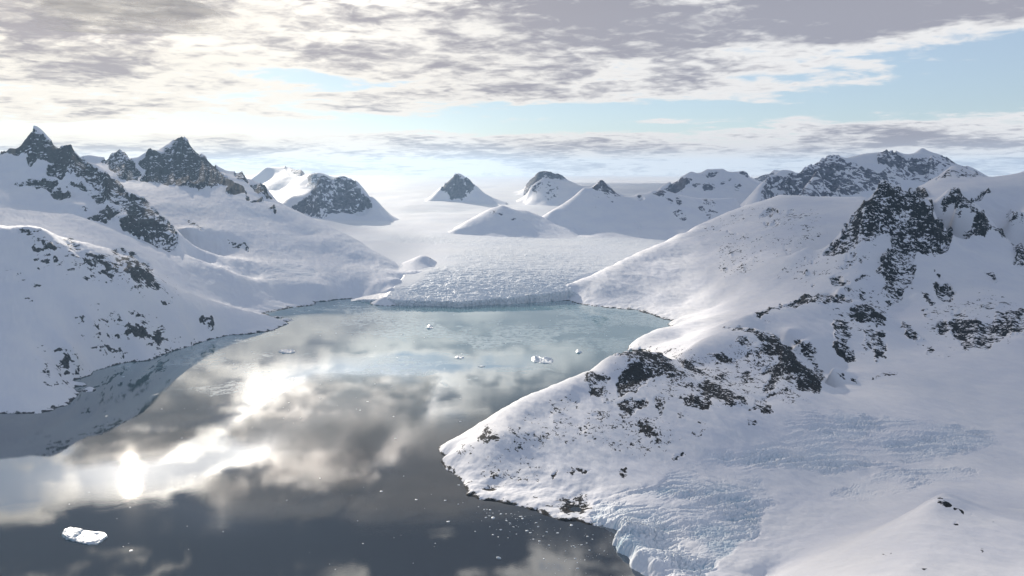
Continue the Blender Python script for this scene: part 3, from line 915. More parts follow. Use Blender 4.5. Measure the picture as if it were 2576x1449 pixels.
# icefall basin
for x, y, D in [(2200, 960, 3.62), (2300, 950, 3.65), (2400, 960, 3.6), (2500, 960, 3.6), (2600, 950, 3.6), (2750, 940, 3.6),
                (2050, 1050, 3.13), (2150, 1040, 3.2), (2300, 1060, 3.12), (2450, 1080, 3.05), (2576, 1080, 3.05), (2750, 1080, 3.0),
                (1900, 1110, 2.92), (2000, 1130, 2.87), (2150, 1150, 2.82), (2300, 1150, 2.82), (2450, 1170, 2.72), (2600, 1180, 2.68),
                (1700, 1180, 2.76), (1800, 1180, 2.76), (1950, 1230, 2.62), (2100, 1250, 2.56), (2250, 1230, 2.55), (1560, 1280, 2.50),
                (1650, 1240, 2.60), (1750, 1250, 2.55), (1850, 1300, 2.44), (1950, 1330, 2.36), (2080, 1340, 2.28), (2200, 1300, 2.36),
                (1620, 1310, 2.42), (1700, 1330, 2.36), (1800, 1380, 2.24), (1900, 1420, 2.13), (1640, 1380, 2.25), (1720, 1430, 2.12), (1820, 1480, 2.0), (2350, 1235, 2.45), (2450, 1260, 2.35), (2576, 1280, 2.25)]:
    R.append(pD(x, y, D))
# calving edge stands up out of the water
for x, y in SH_R3[:-1]:
    s_, z_ = rayzy(x, y)
    R.append((s_ + .006, math.log(-1 / z_) + .006, 0.030))
# ridge at the bottom right corner
rd = [(1900, 1475, 1.97), (1950, 1449, 2.0), (2030, 1420, 1.98), (2113, 1388, 1.96), (2200, 1345, 1.95), (2280, 1300, 1.94), (2340, 1262, 1.93), (2368, 1251, 1.92), (2386, 1260, 1.9), (2433, 1286, 1.86), (2495, 1304, 1.82), (2576, 1322, 1.76), (2700, 1345, 1.7)]
C = dens([pD(*p) for p in rd], .012)
R += C
R += [(p[0] + .004, p[1] + .06, p[2] - .035) for p in C]
for x, y, D in [(2576, 1400, 1.6), (2576, 1460, 1.5), (2450, 1350, 1.72), (2450, 1430, 1.58), (2350, 1350, 1.75), (2300, 1420, 1.65), (2200, 1400, 1.78), (2150, 1450, 1.72), (2576, 1700, 1.2), (2300, 1700, 1.3), (2000, 1700, 1.45),
                (2750, 1450, 1.45), (2050, 1480, 1.78), (3000, 1450, 1.40), (3000, 1700, 1.12), (2600, 1900, 1.02), (1900, 1800, 1.25)]:
    R.append(pD(x, y, D))

ROCK_R = [
    poly(c4, [(700, 285), (740, 275), (820, 305), (900, 312), (960, 335), (1020, 420), (1050, 500), (1100, 560), (1140, 610), (1090, 690), (980, 715), (920, 680), (915, 760), (890, 880), (830, 970), (760, 995),
              (700, 920), (750, 860), (690, 800), (700, 740), (760, 690), (780, 600), (700, 590), (600, 620), (500, 680), (440, 700), (380, 700), (400, 650), (480, 580), (540, 480), (600, 420), (680, 360)], .50),
    poly(c4, [(890, 320), (960, 345), (1030, 440), (1050, 500), (1130, 610), (1050, 690), (960, 690), (900, 600), (880, 500), (900, 450)], .63),
    poly(c4, [(740, 400), (790, 440), (800, 540), (860, 560), (870, 640), (800, 700), (760, 560)], .54),
    poly(c4, [(710, 720), (800, 690), (830, 760), (800, 860), (740, 900), (700, 800)], .56), poly(c4, [(800, 880), (890, 860), (850, 940), (760, 990)], .56),
    poly(c4, [(1130, 315), (1250, 400), (1340, 500), (1350, 560), (1330, 600), (1250, 600), (1220, 620), (1180, 600), (1250, 540), (1260, 470), (1180, 410), (1120, 420), (1070, 470), (1060, 410), (1100, 350)], .50),
    poly(c4, [(1250, 480), (1300, 470), (1345, 540), (1330, 595), (1250, 590)], .64),
    poly(c4, [(1220, 380), (1350, 330), (1340, 360), (1250, 400)], .58), ell(c4, 1125, 580, 20, 30, 45, .7), ell(c4, 1170, 450, 20, 40, 0, .55), ell(c4, 1390, 570, 60, 12, 40, .55),
    poly(c4, [(1470, 630), (1560, 680), (1560, 760), (1480, 760), (1500, 700)], .52), ell(c4, 1490, 490, 70, 40, 20, .36), ell(c4, 1050, 815, 14, 30, -35, .6),
    poly(c4, [(1020, 870), (1130, 880), (1145, 970), (1080, 980), (1040, 930)], .56), ell(c4, 985, 950, 50, 22, 50, .5), ell(c4, 955, 1010, 18, 18, 0, .5), ell(c4, 985, 1055, 30, 20, 30, .5),
    ell(c4, 1070, 1120, 45, 42, -30, .55), poly(c4, [(1120, 1060), (1220, 1080), (1370, 1090), (1400, 1050), (1560, 1010), (1560, 1160), (1420, 1190), (1310, 1245), (1180, 1240), (1140, 1160)], .56),
    ell(c4, 1430, 1125, 90, 50, -25, .68), ell(c4, 1160, 1040, 50, 25, 0, .48), ell(c4, 1350, 1010, 70, 25, 0, .4), ell(c4, 890, 1150, 80, 28, 50, .62), ell(c4, 1000, 1250, 35, 25, 30, .5), ell(c4, 1080, 1290, 60, 25, 0, .36), ell(c4, 1370, 840, 70, 12, 30, .42),
    ell(c4, 1000, 850, 90, 14, 0, .36),
    poly(c4, [(0, 1040), (100, 1000), (250, 955), (420, 925), (540, 940), (560, 970), (430, 960), (440, 990), (300, 970), (200, 995), (100, 1010), (40, 1060), (70, 1080), (20, 1085)], .58),
    poly(c4, [(540, 1000), (600, 970), (680, 1000), (730, 1070), (740, 1110), (650, 1080), (560, 1080)], .64), poly(c4, [(440, 1070), (500, 1060), (540, 1130), (520, 1210), (580, 1300), (500, 1330), (460, 1300), (450, 1200)], .56),
    poly(c4, [(610, 1120), (740, 1130), (740, 1290), (680, 1330), (650, 1250), (600, 1200)], .5), ell(c4, 470, 835, 70, 22, 15, .56), ell(c4, 620, 815, 80, 16, -10, .48), ell(c4, 530, 885, 30, 16, -20, .45), ell(c4, 620, 930, 35, 16, 10, .55),
    ell(c4, 730, 1390, 90, 18, -10, .34), ell(c4, 490, 1400, 40, 22, 40, .55), ell(c4, 570, 1415, 30, 20, 0, .45),
    ell(c4, 80, 455, 70, 26, -15, .46), ell(c4, 240, 470, 110, 30, 10, .34), ell(c4, 290, 800, 18, 18, 0, .5), ell(c4, 320, 875, 20, 8, 0, .55), ell(c4, 180, 650, 40, 60, 0, .28), ell(c4, 510, 740, 25, 10, 0, .5), ell(c4, 580, 715, 80, 24, 0, .36), ell(c4, 560, 686, 20, 10, 0, .5), ell(c4, 300, 730, 22, 12, 0, .45),
    ell(c4, 1200, 235, 90, 22, 5, .42), ell(c4, 1100, 245, 60, 14, -30, .42),
    ell(c3, 1830, 1330, 40, 20, 0, .45), ell(c3, 1910, 1200, 30, 60, -15, .36), ell(c3, 2020, 1290, 40, 26, 0, .42), ell(c3, 2290, 750, 90, 40, -10, .46), ell(c3, 1930, 950, 60, 14, 0, .45), ell(c3, 2290, 860, 90, 22, 0, .4),
    # headland
    poly(c7, [(1000, 262), (1180, 190), (1260, 180), (1350, 195), (1410, 240), (1500, 320), (1490, 350), (1400, 330), (1300, 350), (1260, 400), (1220, 420), (1180, 440), (1090, 460), (1120, 380), (1160, 270), (1230, 260), (1250, 235), (1100, 222)], .56),
    ell(c7, 1215, 320, 60, 75, 15, .74), ell(c7, 1300, 205, 90, 18, 8, .66), poly(c7, [(950, 310), (1070, 310), (1080, 480), (1040, 470), (960, 430)], .44), poly(c7, [(1100, 480), (1200, 550), (1290, 500), (1270, 460), (1220, 460)], .58), poly(c7, [(1320, 440), (1390, 440), (1380, 580), (1340, 560)], .5),
    poly(c7, [(1480, 460), (1560, 440), (1600, 400), (1580, 350), (1640, 350), (1700, 400), (1870, 470), (1800, 510), (1720, 470), (1660, 450), (1600, 530), (1500, 510)], .60), ell(c7, 1650, 395, 60, 26, 35, .72), poly(c7, [(1450, 230), (1560, 260), (1620, 300), (1620, 330), (1530, 290)], .58),
    poly(c7, [(1215, 580), (1290, 600), (1350, 690), (1330, 710), (1270, 660)], .58), ell(c7, 1030, 555, 40, 20, 0, .5), ell(c7, 1150, 560, 20, 34, -30, .5), ell(c7, 1485, 560, 20, 40, 0, .44), ell(c7, 1440, 400, 60, 30, 0, .34),
    poly(c7, [(1690, 66), (1800, 50), (1900, 64), (2000, 95), (2060, 150), (2050, 200), (1990, 160), (1900, 110), (1800, 75)], .58),
    poly(c7, [(1980, 110), (2060, 150), (2140, 240), (2200, 300), (2275, 380), (2235, 425), (2130, 400), (2110, 340), (2000, 370), (1950, 430), (1930, 400), (1980, 330), (1920, 310), (2020, 250), (1990, 190), (1900, 200)], .62),
    ell(c7, 2090, 260, 90, 50, 50, .74), ell(c7, 2225, 365, 40, 60, -10, .74),
    poly(c7, [(2110, 120), (2220, 140), (2240, 230), (2280, 330), (2260, 340), (2190, 230), (2120, 150)], .54), poly(c7, [(1620, 200), (1700, 190), (1760, 240), (1760, 270), (1690, 250)], .56), ell(c7, 1700, 345, 35, 35, 45, .48), poly(c7, [(1790, 330), (1880, 290), (1880, 370), (1810, 370)], .52),
    ell(c7, 1880, 200, 50, 16, 0, .5), ell(c7, 1830, 140, 60, 26, 10, .46),
    poly(c7, [(1840, 530), (1900, 470), (2000, 420), (2110, 405), (1960, 470), (2000, 530), (1950, 550), (1900, 520)], .48), ell(c7, 1880, 595, 26, 26, 0, .5),
    ell(c7, 410, 660, 50, 62, 40, .52), ell(c7, 385, 605, 26, 12, -20, .48), ell(c7, 560, 690, 18, 30, 20, .42), ell(c7, 640, 650, 60, 16, -25, .36), ell(c7, 775, 520, 60, 26, 0, .38), ell(c7, 930, 620, 26, 44, 20, .38), ell(c7, 910, 860, 84, 14, -6, .52),
    ell(c7, 775, 900, 12, 36, 0, .45), ell(c7, 820, 1015, 26, 30, 0, .42), ell(c7, 915, 1020, 50, 44, 0, .36), ell(c7, 1150, 880, 26, 28, -30, .45), ell(c7, 1465, 780, 32, 26, 0, .55), ell(c7, 1385, 808, 26, 10, -20, .48), ell(c7, 1110, 740, 40, 18, 0, .34),
    ell(c7, 280, 740, 60, 40, -30, .34), ell(c7, 390, 860, 22, 26, 0, .4), ell(c7, 430, 950, 60, 16, 0, .4), ell(c7, 660, 1015, 26, 20, 0, .36), ell(c7, 620, 790, 50, 20, 0, .3), ell(c7, 180, 850, 70, 16, 40, .5), ell(c7, 260, 910, 26, 18, 20, .6), ell(c7, 830, 690, 70, 30, 0, .22),
    ell(c7, 700, 600, 260, 120, -30, .26), ell(c7, 500, 850, 220, 90, 10, .25), ell(c7, 1150, 640, 300, 130, 10, .27), ell(c7, 1500, 330, 420, 160, 15, .30), ell(c7, 1980, 300, 260, 160, 30, .30),
    ell(c4, 420, 750, 300, 110, -15, .26), ell(c4, 600, 1050, 200, 200, 0, .28), ell(c4, 1250, 1080, 320, 180, 0, .27), ell(c4, 200, 560, 220, 130, -20, .25), ell(c3, 2000, 1150, 300, 220, -25, .26), ell(c3, 1900, 850, 420, 70, -25, .25),
    ell(c7, 1600, 645, 80, 12, -12, .36), ell(c7, 1600, 590, 30, 20, 0, .32), ell(c7, 1430, 690, 60, 8, -12, .34),
    ell(c8, 1910, 940, 70, 30, 20, .42), ell(c8, 2040, 1005, 50, 8, 35, .55), ell(c8, 1560, 1210, 60, 12, 0, .36), ell(c8, 1530, 1300, 60, 10, -5, .38), ell(c8, 1220, 1345, 60, 10, -8, .36), ell(c8, 1790, 1262, 18, 10, 30, .5), ell(c8, 1900, 1360, 18, 10, 0, .5),
    ell(c8, 1800, 1400, 90, 9, 28, .5), ell(c8, 2150, 1230, 190, 6, 33, .45), ell(c8, 2190, 1275, 40, 7, 38, .5), ell(c8, 1997, 1060, 8, 46, 0, .42), ell(c8, 2200, 1060, 130, 6, 18, .42)]
ICE_R = [
    poly(c7, [(960, 1100), (1000, 1040), (1150, 980), (1400, 950), (1700, 960), (1900, 1020), (1940, 1120), (1900, 1230), (1700, 1350), (1600, 1500), (1100, 1600), (1000, 1400), (1000, 1250), (1020, 1190), (990, 1150)], .95),
    poly(c8, [(850, 300), (1000, 262), (1200, 285), (1400, 330), (1700, 360), (2000, 395), (2250, 435), (2350, 520), (2100, 580), (1900, 620), (1600, 680), (1300, 700), (1100, 740), (800, 700), (400, 680),
              (200, 640), (100, 700), (300, 600), (500, 600), (800, 500)], .62),
    poly(c8, [(1130, 860), (1300, 800), (1500, 700), (1850, 680), (2150, 700), (2150, 780), (1900, 800), (1500, 880), (1300, 950), (1150, 940)], .5),
    poly(c8, [(-100, 900), (0, 720), (300, 640), (600, 700), (700, 860), (780, 960), (500, 1100), (200, 900)], .55)]

body("right_mountain_slopes", R, (-0.14, 0.68), (1.15, 10.6), 1350, 1500, MAT_R, ROCK_R, ICE_R, rug=1.0, jit=12.0,
     label="long smooth snow slopes with black crags right of the fjord", seed=300,
     splits=[("side_glacier", "blue crevassed icefall tumbling into the fjord at bottom right", "glacier",
              lambda x, y, Y, s, i: (i > .12) & (Y < 3.6)),
             ("foreground_ridge", "smooth snow ridge with thin rock lines in the bottom right corner", "ridge",
              lambda x, y, Y, s, i: (Y < 2.02) & (s > .25)),
             ("headland", "snowy headland with rounded mounds patched with black rock", "hill",
              lambda x, y, Y, s, i: (Y < np.where(x < 1690, 3.95, 4.3)) & (x < 2085 + (y - 985) * .2) & (y < 1345) & (Y > 2.0)),
             ])

# ------------------------------------------------------------------ far mountains on the ice
def far_mount(name, crest, base, rocks, label, cat="mountain", backf=1.09, mid=(), seed=0, rug=1.0, ns=260, nr=200, jit=5, sink=.02, mat=None):
    C = dens([pD(*p) for p in crest], .004)
    pts = list(C)
    Dm = sum(p[2] for p in crest) / len(crest)
    for p in C[::2]:
        pts.append((p[0], p[1] + math.log(backf), float(gprof(math.exp(p[1]) * backf)) - .05))
    for x, y in base:
        D = gl_depth(x, y, -0.0)
        s, z = rayzy(x, y)
        pts.append((s, math.log(D), float(gprof(D)) - .004))
        pts.append((s, math.log(D) - .05, float(gprof(D * math.exp(-.05))) - sink - .01))
    for x, y, D in mid:
        pts.append(pD(x, y, D))
    ss_ = [p[0] for p in pts]; ls = [p[1] for p in pts]
    s0, s1 = min(ss_) - .02, max(ss_) + .02
    for s_ in (s0, s1):
        for l_ in np.linspace(min(ls), max(ls), 4):
            pts.append((s_, l_, float(gprof(math.exp(l_))) - .06))
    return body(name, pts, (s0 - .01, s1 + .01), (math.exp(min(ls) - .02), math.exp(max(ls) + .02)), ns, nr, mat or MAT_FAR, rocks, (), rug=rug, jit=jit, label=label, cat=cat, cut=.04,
                seed=seed, snowamp=.5, c=.004)


far_mount("nunatak", [(735, 512, 12.85), (787, 479, 12.66), (807, 449, 12.57), (817, 440, 12.57), (827, 444, 12.57), (840, 442, 12.57), (854, 437, 12.57), (870, 439, 12.57), (884, 444, 12.47), (897, 457, 12.38),
                      (907, 472, 12.29), (920, 495, 12.19), (934, 515, 12.00), (947, 525, 11.91), (964, 539, 11.72)],
          [(728, 520), (745, 534), (794, 549), (854, 552), (920, 546), (962, 542)],
          [poly(c2, [(430, 560), (560, 470), (640, 340), (690, 300), (800, 290), (900, 320), (970, 420), (1060, 560), (960, 590), (880, 600), (640, 600), (500, 600)], .60), ell(c2, 640, 610, 90, 30, 0, .5)],
          "steep flat-topped dark rock mountain standing alone in the glacier, left of centre", seed=501, rug=.35, mid=[(850, 500, 12.15), (880, 530, 11.95), (800, 515, 12.1)], ns=340, nr=260)
far_mount("far_peak", [(640, 445, 22), (654, 434, 22), (670, 421, 22), (690, 421, 22), (710, 419, 22), (737, 425, 22), (755, 434, 21.6), (769, 437, 21), (787, 439, 20), (800, 434, 19.5), (812, 445, 19.3), (830, 450, 19.2)],
          [(640, 470), (700, 480), (740, 492), (780, 498), (830, 500)],
          [ell(c2, 420, 270, 90, 26, 20, .52), ell(c2, 500, 300, 50, 24, 20, .6), ell(c2, 610, 350, 60, 50, 10, .56), ell(c2, 600, 400, 60, 30, 0, .5)],
          "low snowy far peak with a dark face behind the left range", seed=511, rug=.3)
far_mount("pyramid_nunatak", [(1100, 480, 15.66), (1120, 462, 15.66), (1134, 445, 15.58), (1150, 438, 15.58), (1167, 447, 15.49), (1180, 455, 15.40), (1196, 464, 15.31)],
          [(1098, 488), (1120, 503), (1150, 510), (1180, 506), (1205, 492)],
          [poly(c2, [(1550, 430), (1600, 370), (1640, 320), (1690, 295), (1740, 330), (1830, 385), (1790, 450), (1740, 500), (1650, 500), (1600, 430)], .68)],
          "small pointed blue-grey rock peak alone on the ice in the centre", seed=521, rug=.3)
far_mount("dark_domed_peak", [(1310, 495, 18.48), (1320, 469, 18.48), (1337, 452, 18.48), (1360, 435, 18.48), (1377, 432, 18.48), (1404, 442, 18.48), (1427, 457, 18.13), (1450, 466, 17.95), (1520, 470, 17.60)],
          [(1305, 492), (1320, 498), (1380, 500), (1440, 495), (1520, 485)],
          [poly(c2, [(2180, 480), (2200, 390), (2300, 290), (2400, 290), (2540, 370), (2450, 350), (2330, 345), (2250, 400), (2220, 470)], .7)],
          "dark rounded far peak behind a white snow dome", seed=531, rug=.25)
far_mount("white_snow_dome", [(1322, 500, 15.22), (1332, 478, 15.22), (1345, 462, 15.22), (1367, 449, 15.22), (1404, 457, 15.04), (1446, 464, 14.87), (1480, 470, 14.60)],
          [(1322, 510), (1350, 514), (1400, 516), (1450, 512), (1500, 505)],
          [ell(c2, 2400, 440, 60, 80, 20, .40), ell(c2, 2300, 420, 40, 50, 20, .34)], "white snow dome in front of the dark rounded peak", cat="hill", seed=541, rug=.3)
far_mount("rounded_snow_hill", [(1150, 575, 9.99), (1170, 557, 10.27), (1204, 539, 10.45), (1237, 522, 10.55), (1264, 515, 10.55), (1297, 525, 10.55), (1327, 529, 10.55), (1370, 547, 10.45), (1404, 563, 10.27), (1440, 570, 10.18)],
          [(1140, 580), (1187, 592), (1254, 598), (1340, 601), (1446, 601), (1480, 600)],
          [ell(c2, 2000, 590, 80, 30, 0, .32), ell(c2, 2150, 640, 90, 40, 20, .30)], "broad rounded snow hill rising from the middle of the glacier", cat="hill", seed=551, rug=.3, ns=340, nr=260)
far_mount("snow_knob", [(1000, 672, 7.9), (1018, 660, 8.0), (1035, 652, 8.05), (1058, 643, 8.05), (1074, 646, 8.0), (1084, 655, 7.95), (1089, 668, 7.85)],
          [(1000, 684), (1030, 686), (1060, 682), (1086, 676)],
          [ell(c2, 1475, 960, 14, 26, 0, .5)], "small rounded snow knob at the left edge of the glacier tongue", cat="hill", seed=555, rug=.2, ns=140, nr=90, backf=1.04)
far_mount("snow_cone_ridge", [(1394, 528, 10.54), (1420, 510, 10.88), (1446, 492, 11.05), (1469, 472, 11.05), (1487, 472, 11.05), (1500, 463, 11.05), (1511, 458, 11.05), (1529, 464, 11.05), (1545, 479, 11.05), (1571, 493, 11.05),
                              (1589, 493, 11.05), (1610, 484, 11.05), (1623, 485, 11.05), (1646, 479, 11.05), (1675, 480, 11.05), (1706, 490, 11.05), (1760, 500, 11.05), (1850, 500, 11.05)],
          [(1390, 545), (1430, 585), (1480, 596), (1524, 595), (1600, 596), (1680, 598), (1750, 598), (1850, 598)],
          [poly(c3, [(560, 530), (650, 460), (790, 550), (890, 605), (700, 600), (600, 560)], .66), ell(c3, 740, 640, 50, 16, 45, .6), ell(c3, 600, 620, 60, 16, 10, .42), ell(c3, 1040, 620, 40, 30, 0, .5),
           ell(c3, 1220, 580, 70, 30, 0, .58), ell(c3, 1300, 650, 60, 26, 35, .55), ell(c3, 1400, 640, 30, 60, -10, .5), ell(c3, 1420, 790, 80, 60, 30, .45), ell(c3, 1690, 730, 100, 90, 30, .46), ell(c3, 1000, 880, 70, 24, 45, .42), ell(c3, 620, 720, 90, 20, 20, .3)],
          "white conical ridge with a small dark top, right of the rounded snow hill", seed=561, rug=.35, ns=460, nr=300, mid=[(1480, 520, 10.7), (1560, 540, 10.45), (1650, 540, 10.4), (1740, 540, 10.4)])
far_mount("cliffed_snow_mountain", [(1655, 475, 14.72), (1662, 468, 14.72), (1675, 460, 14.72), (1693, 454, 14.72), (1717, 442, 14.72), (1737, 431, 14.72), (1758, 436, 14.72), (1779, 426, 14.72), (1821, 426, 14.72), (1831, 433, 14.72), (1852, 433, 14.72), (1873, 431, 14.72),
                                    (1886, 445, 14.72), (1900, 460, 14.72), (1980, 470, 14.72)],
          [(1640, 500), (1700, 520), (1800, 530), (1900, 530), (1980, 530)],
          [poly(c3, [(1230, 530), (1300, 470), (1440, 420), (1520, 430), (1560, 440), (1500, 500), (1380, 570), (1300, 560)], .66), poly(c3, [(1600, 400), (1700, 360), (1820, 370), (1760, 410), (1660, 440)], .62),
           ell(c3, 1690, 515, 60, 36, 0, .62), ell(c3, 1980, 520, 40, 42, 0, .72), ell(c3, 1860, 460, 80, 26, -25, .55), ell(c3, 2030, 400, 50, 36, 0, .6), ell(c3, 1580, 500, 50, 20, 0, .5)],
          "snow mountain with grey cliffs behind the conical ridge", seed=571, rug=.5, ns=340, nr=240)
far_mount("distant_blue_ridge", [(1880, 450, 24), (1895, 442, 24), (1914, 434, 24), (1948, 427, 24), (1990, 432, 24), (2040, 440, 24)], [(1880, 470), (1960, 475), (2040, 475)],
          [ell(c3, 2230, 400, 130, 50, 0, .7)], "small distant blue ridge between the cliffed mountain and the right range", cat="ridge", seed=581, rug=.4, ns=160, nr=100)
rg = [(1905, 503, 12.2), (1918, 480, 12.5), (1931, 448, 12.8), (1953, 435, 13), (1992, 431, 13), (2007, 433, 13), (2022, 420, 13), (2048, 407, 13), (2074, 394, 13), (2096, 386, 13), (2118, 400, 13.2), (2148, 396, 13.5), (2187, 394, 13.6), (2209, 390, 13.6),
      (2250, 378, 13.6), (2268, 390, 13.6), (2283, 398, 13.6), (2296, 390, 13.6), (2319, 373, 13.6), (2339, 381, 13.5), (2365, 390, 13.4), (2380, 391, 13.4), (2404, 407, 13.3), (2447, 422, 13.2), (2482, 446, 13), (2540, 470, 13)]
far_mount("right_far_range", rg, [(1890, 520), (1960, 530), (2060, 540), (2200, 545), (2350, 545), (2540, 545)],
          [poly(c4, [(0, 400), (60, 250), (230, 215), (440, 110), (500, 150), (640, 200), (700, 230), (760, 190), (870, 170), (1100, 120), (1340, 260), (1100, 180), (1020, 300), (800, 260), (850, 310), (700, 330), (600, 350), (380, 380), (240, 390)], .46),
           ell(c4, 440, 220, 100, 60, 40, .54), ell(c4, 960, 190, 120, 60, 10, .54), ell(c4, 300, 300, 60, 80, 0, .52), ell(c4, 520, 310, 120, 40, 0, .6), poly(c4, [(690, 120), (800, 95), (870, 150), (840, 200), (780, 190), (700, 180)], .66)],
          "broad jagged range of banded grey rock and snow on the right skyline", seed=591, rug=.6, ns=700, nr=320, jit=4, mid=[(2060, 450, 12.4), (2150, 460, 12.3), (2230, 450, 12.6), (2300, 440, 12.9), (2380, 450, 12.6)])

# ------------------------------------------------------------------ floating ice
def ice_mat():
    m, t, b, out = new_mat("iceberg_ice")
    geo = t.n.new('ShaderNodeNewGeometry')
    nz = t.sep(geo.outputs['Normal'])[2]
    pos = geo.outputs['Position']
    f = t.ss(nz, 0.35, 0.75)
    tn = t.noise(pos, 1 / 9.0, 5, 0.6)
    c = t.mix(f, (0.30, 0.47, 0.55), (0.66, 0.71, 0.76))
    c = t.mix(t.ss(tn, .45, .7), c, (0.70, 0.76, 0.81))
    t.l.new(c, b.inputs['Base Color'])
    b.inputs['Roughness'].default_value = 0.45
    bn = t.bump(t.noise(pos, 1 / 5.0, 5, 0.65), 0.6, 1.2)
    t.l.new(bn, b.inputs['Normal'])
    return m


MAT_I = ice_mat()


def berg_mesh(name, outline, hfun, depth=2.0, n=26, seed=0):
    """outline: closed list of (x,y) metres; grid-filled top following hfun, real sides below the waterline"""
    xs = [p[0] for p in outline]; ys = [p[1] for p in outline]
    cx_, cy_ = sum(xs) / len(xs), sum(ys) / len(ys)
    # resample the outline
    m = 64
    P = []
    seg = list(zip(outline, outline[1:] + outline[:1]))
    ln = [math.dist(a, b) for a, b in seg]
    tot = sum(ln)
    for i in range(m):
        d = tot * i / m
        for (a, b), l in zip(seg, ln):
            if d <= l:
                t = d / l
                P.append((a[0] + (b[0] - a[0]) * t, a[1] + (b[1] - a[1]) * t))
                break
            d -= l
    P = np.array(P)
    rs = [0.0, .2, .4, .58, .74, .87, .96, 1.0]
    V, Fc = [], []
    V.append((cx_, cy_, hfun(0, 0, 0.0)))
    rings = []
    rng = np.random.RandomState(seed)
    for r in rs[1:]:
        ring = []
        for i in range(m):
            x, y = cx_ + (P[i, 0] - cx_) * r, cy_ + (P[i, 1] - cy_) * r
            ring.append(len(V))
            V.append((x, y, max(0.4, hfun(x - cx_, y - cy_, r))))
        rings.append(ring)
    top = len(V)
    for k, (sc_, zz) in enumerate([(1.015, .45), (1.03, .0), (0.98, -1.0)]):
        ring = []
        for i in range(m):
            z = V[rings[len(rs) - 2][i]][2]
            j = 1 + 0.03 * rng.randn()
            ring.append(len(V))
            V.append((cx_ + (P[i, 0] - cx_) * sc_ * j, cy_ + (P[i, 1] - cy_) * sc_ * j, z * zz if zz >= 0 else -depth))
        rings.append(ring)
    for i in range(m):
        Fc.append((0, rings[0][i], rings[0][(i + 1) % m]))
    for a, b in zip(rings[:-1], rings[1:]):
        for i in range(m):
            j = (i + 1) % m
            Fc.append((a[i], b[i], b[j], a[j]))
    me_ = bpy.data.meshes.new(name)
    me_.from_pydata(V, [], Fc)
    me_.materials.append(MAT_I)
    for p in me_.polygons:
        p.use_smooth = False
    return me_


def wpos(x, y):
    s, z = rayzy(x, y)
    D = -1000 / z
    return s * D, D


def nz2(x, y, sd):
    return float(fbm(np.array([x]), np.array([y]), 4, sd)[0])


def add_berg(px, py, pts, hfun, label, name="iceberg", cat="iceberg", group=None, seed=0):
    """pts traced outline in picture coordinates, laid on the water plane"""
    X, Y = wpos(px, py)
    out = []
    for x, y in pts:
        a, b = wpos(x, y)
        out.append((a - X, b - Y))
    me_ = berg_mesh(name, out, hfun, seed=seed)
    o = bpy.data.objects.new(name, me_)
    COL.objects.link(o)
    o.location = (X, Y, 0)
    return tag(o, label, cat, group)


# big flat floe, bottom left
add_berg(214, 1348, [(158, 1348), (162, 1338), (176, 1330), (192, 1333), (212, 1336), (240, 1340), (262, 1342), (270, 1350), (258, 1358), (248, 1368), (222, 1370), (200, 1365), (184, 1361), (168, 1356)],
         lambda x, y, r: 5.2 + 2.2 * nz2(x / 22 + 5, y / 22, 3) + 2.4 * (x < -18) + (-.8 if abs(x + 16) < 4 else 0) - 1.5 * (r > .95),
         "largest flat white ice floe with a notched edge in the bottom left water", name="ice_floe", cat="ice floe", seed=1)
# twin-topped berg in the middle right
add_berg(1364, 907, [(1337, 903), (1340, 897), (1352, 895), (1362, 901), (1375, 899), (1388, 902), (1391, 909), (1384, 915), (1366, 914), (1352, 911), (1343, 911)],
         lambda x, y, r: 5 + 17 * math.exp(-((x + 35) / 15) ** 2 - ((y - 5) / 25) ** 2) + 10 * math.exp(-((x - 26) / 26) ** 2 - (y / 30) ** 2) + 3 * nz2(x / 14, y / 14, 8) - 3 * r * r,
         "twin-topped iceberg with a low saddle between two humps, right of the fjord centre", seed=2)
add_berg(720, 885, [(701, 885), (706, 881), (722, 880), (740, 882), (742, 886), (730, 889), (712, 889)],
         lambda x, y, r: 5 + 3 * nz2(x / 20, y / 20, 9) - 2 * r * r, "long flat-topped floe in the left part of the fjord off the low hill", name="ice_floe", cat="ice floe", seed=3)
add_berg(1157, 899, [(1144, 899), (1150, 896), (1162, 897), (1170, 900), (1160, 903), (1148, 902)],
         lambda x, y, r: 4 + 3 * nz2(x / 16, y / 16, 12) - 2 * r * r, "thin grey floe left of the twin-topped iceberg", name="ice_floe", cat="ice floe", seed=4)
add_berg(1081, 824, [(1073, 824), (1077, 819), (1085, 820), (1090, 825), (1083, 828), (1075, 827)],
         lambda x, y, r: 5 + 8 * math.exp(-((x + 5) / 16) ** 2) - 5 * r * r + 3 * nz2(x / 10, y / 10, 14), "small peaked blue iceberg midway between the ice cliff and the fjord centre", seed=5)
add_berg(1456, 885, [(1448, 885), (1452, 882), (1460, 883), (1466, 886), (1458, 889), (1450, 888)],
         lambda x, y, r: 4 + 6 * math.exp(-((x + 4) / 12) ** 2) - 4 * r * r + 2 * nz2(x / 10, y / 10, 15), "small peaked iceberg just up the fjord from the twin-topped one", seed=6)
add_berg(1211, 922, [(1203, 922), (1211, 920), (1220, 922), (1211, 924)],
         lambda x, y, r: 3.5 - 1.5 * r * r, "thin dark-edged floe down the fjord from the thin grey floe", name="ice_floe", cat="ice floe", seed=7)

# small drifting pieces: a few shapes, copied
rnd = random.Random(4)


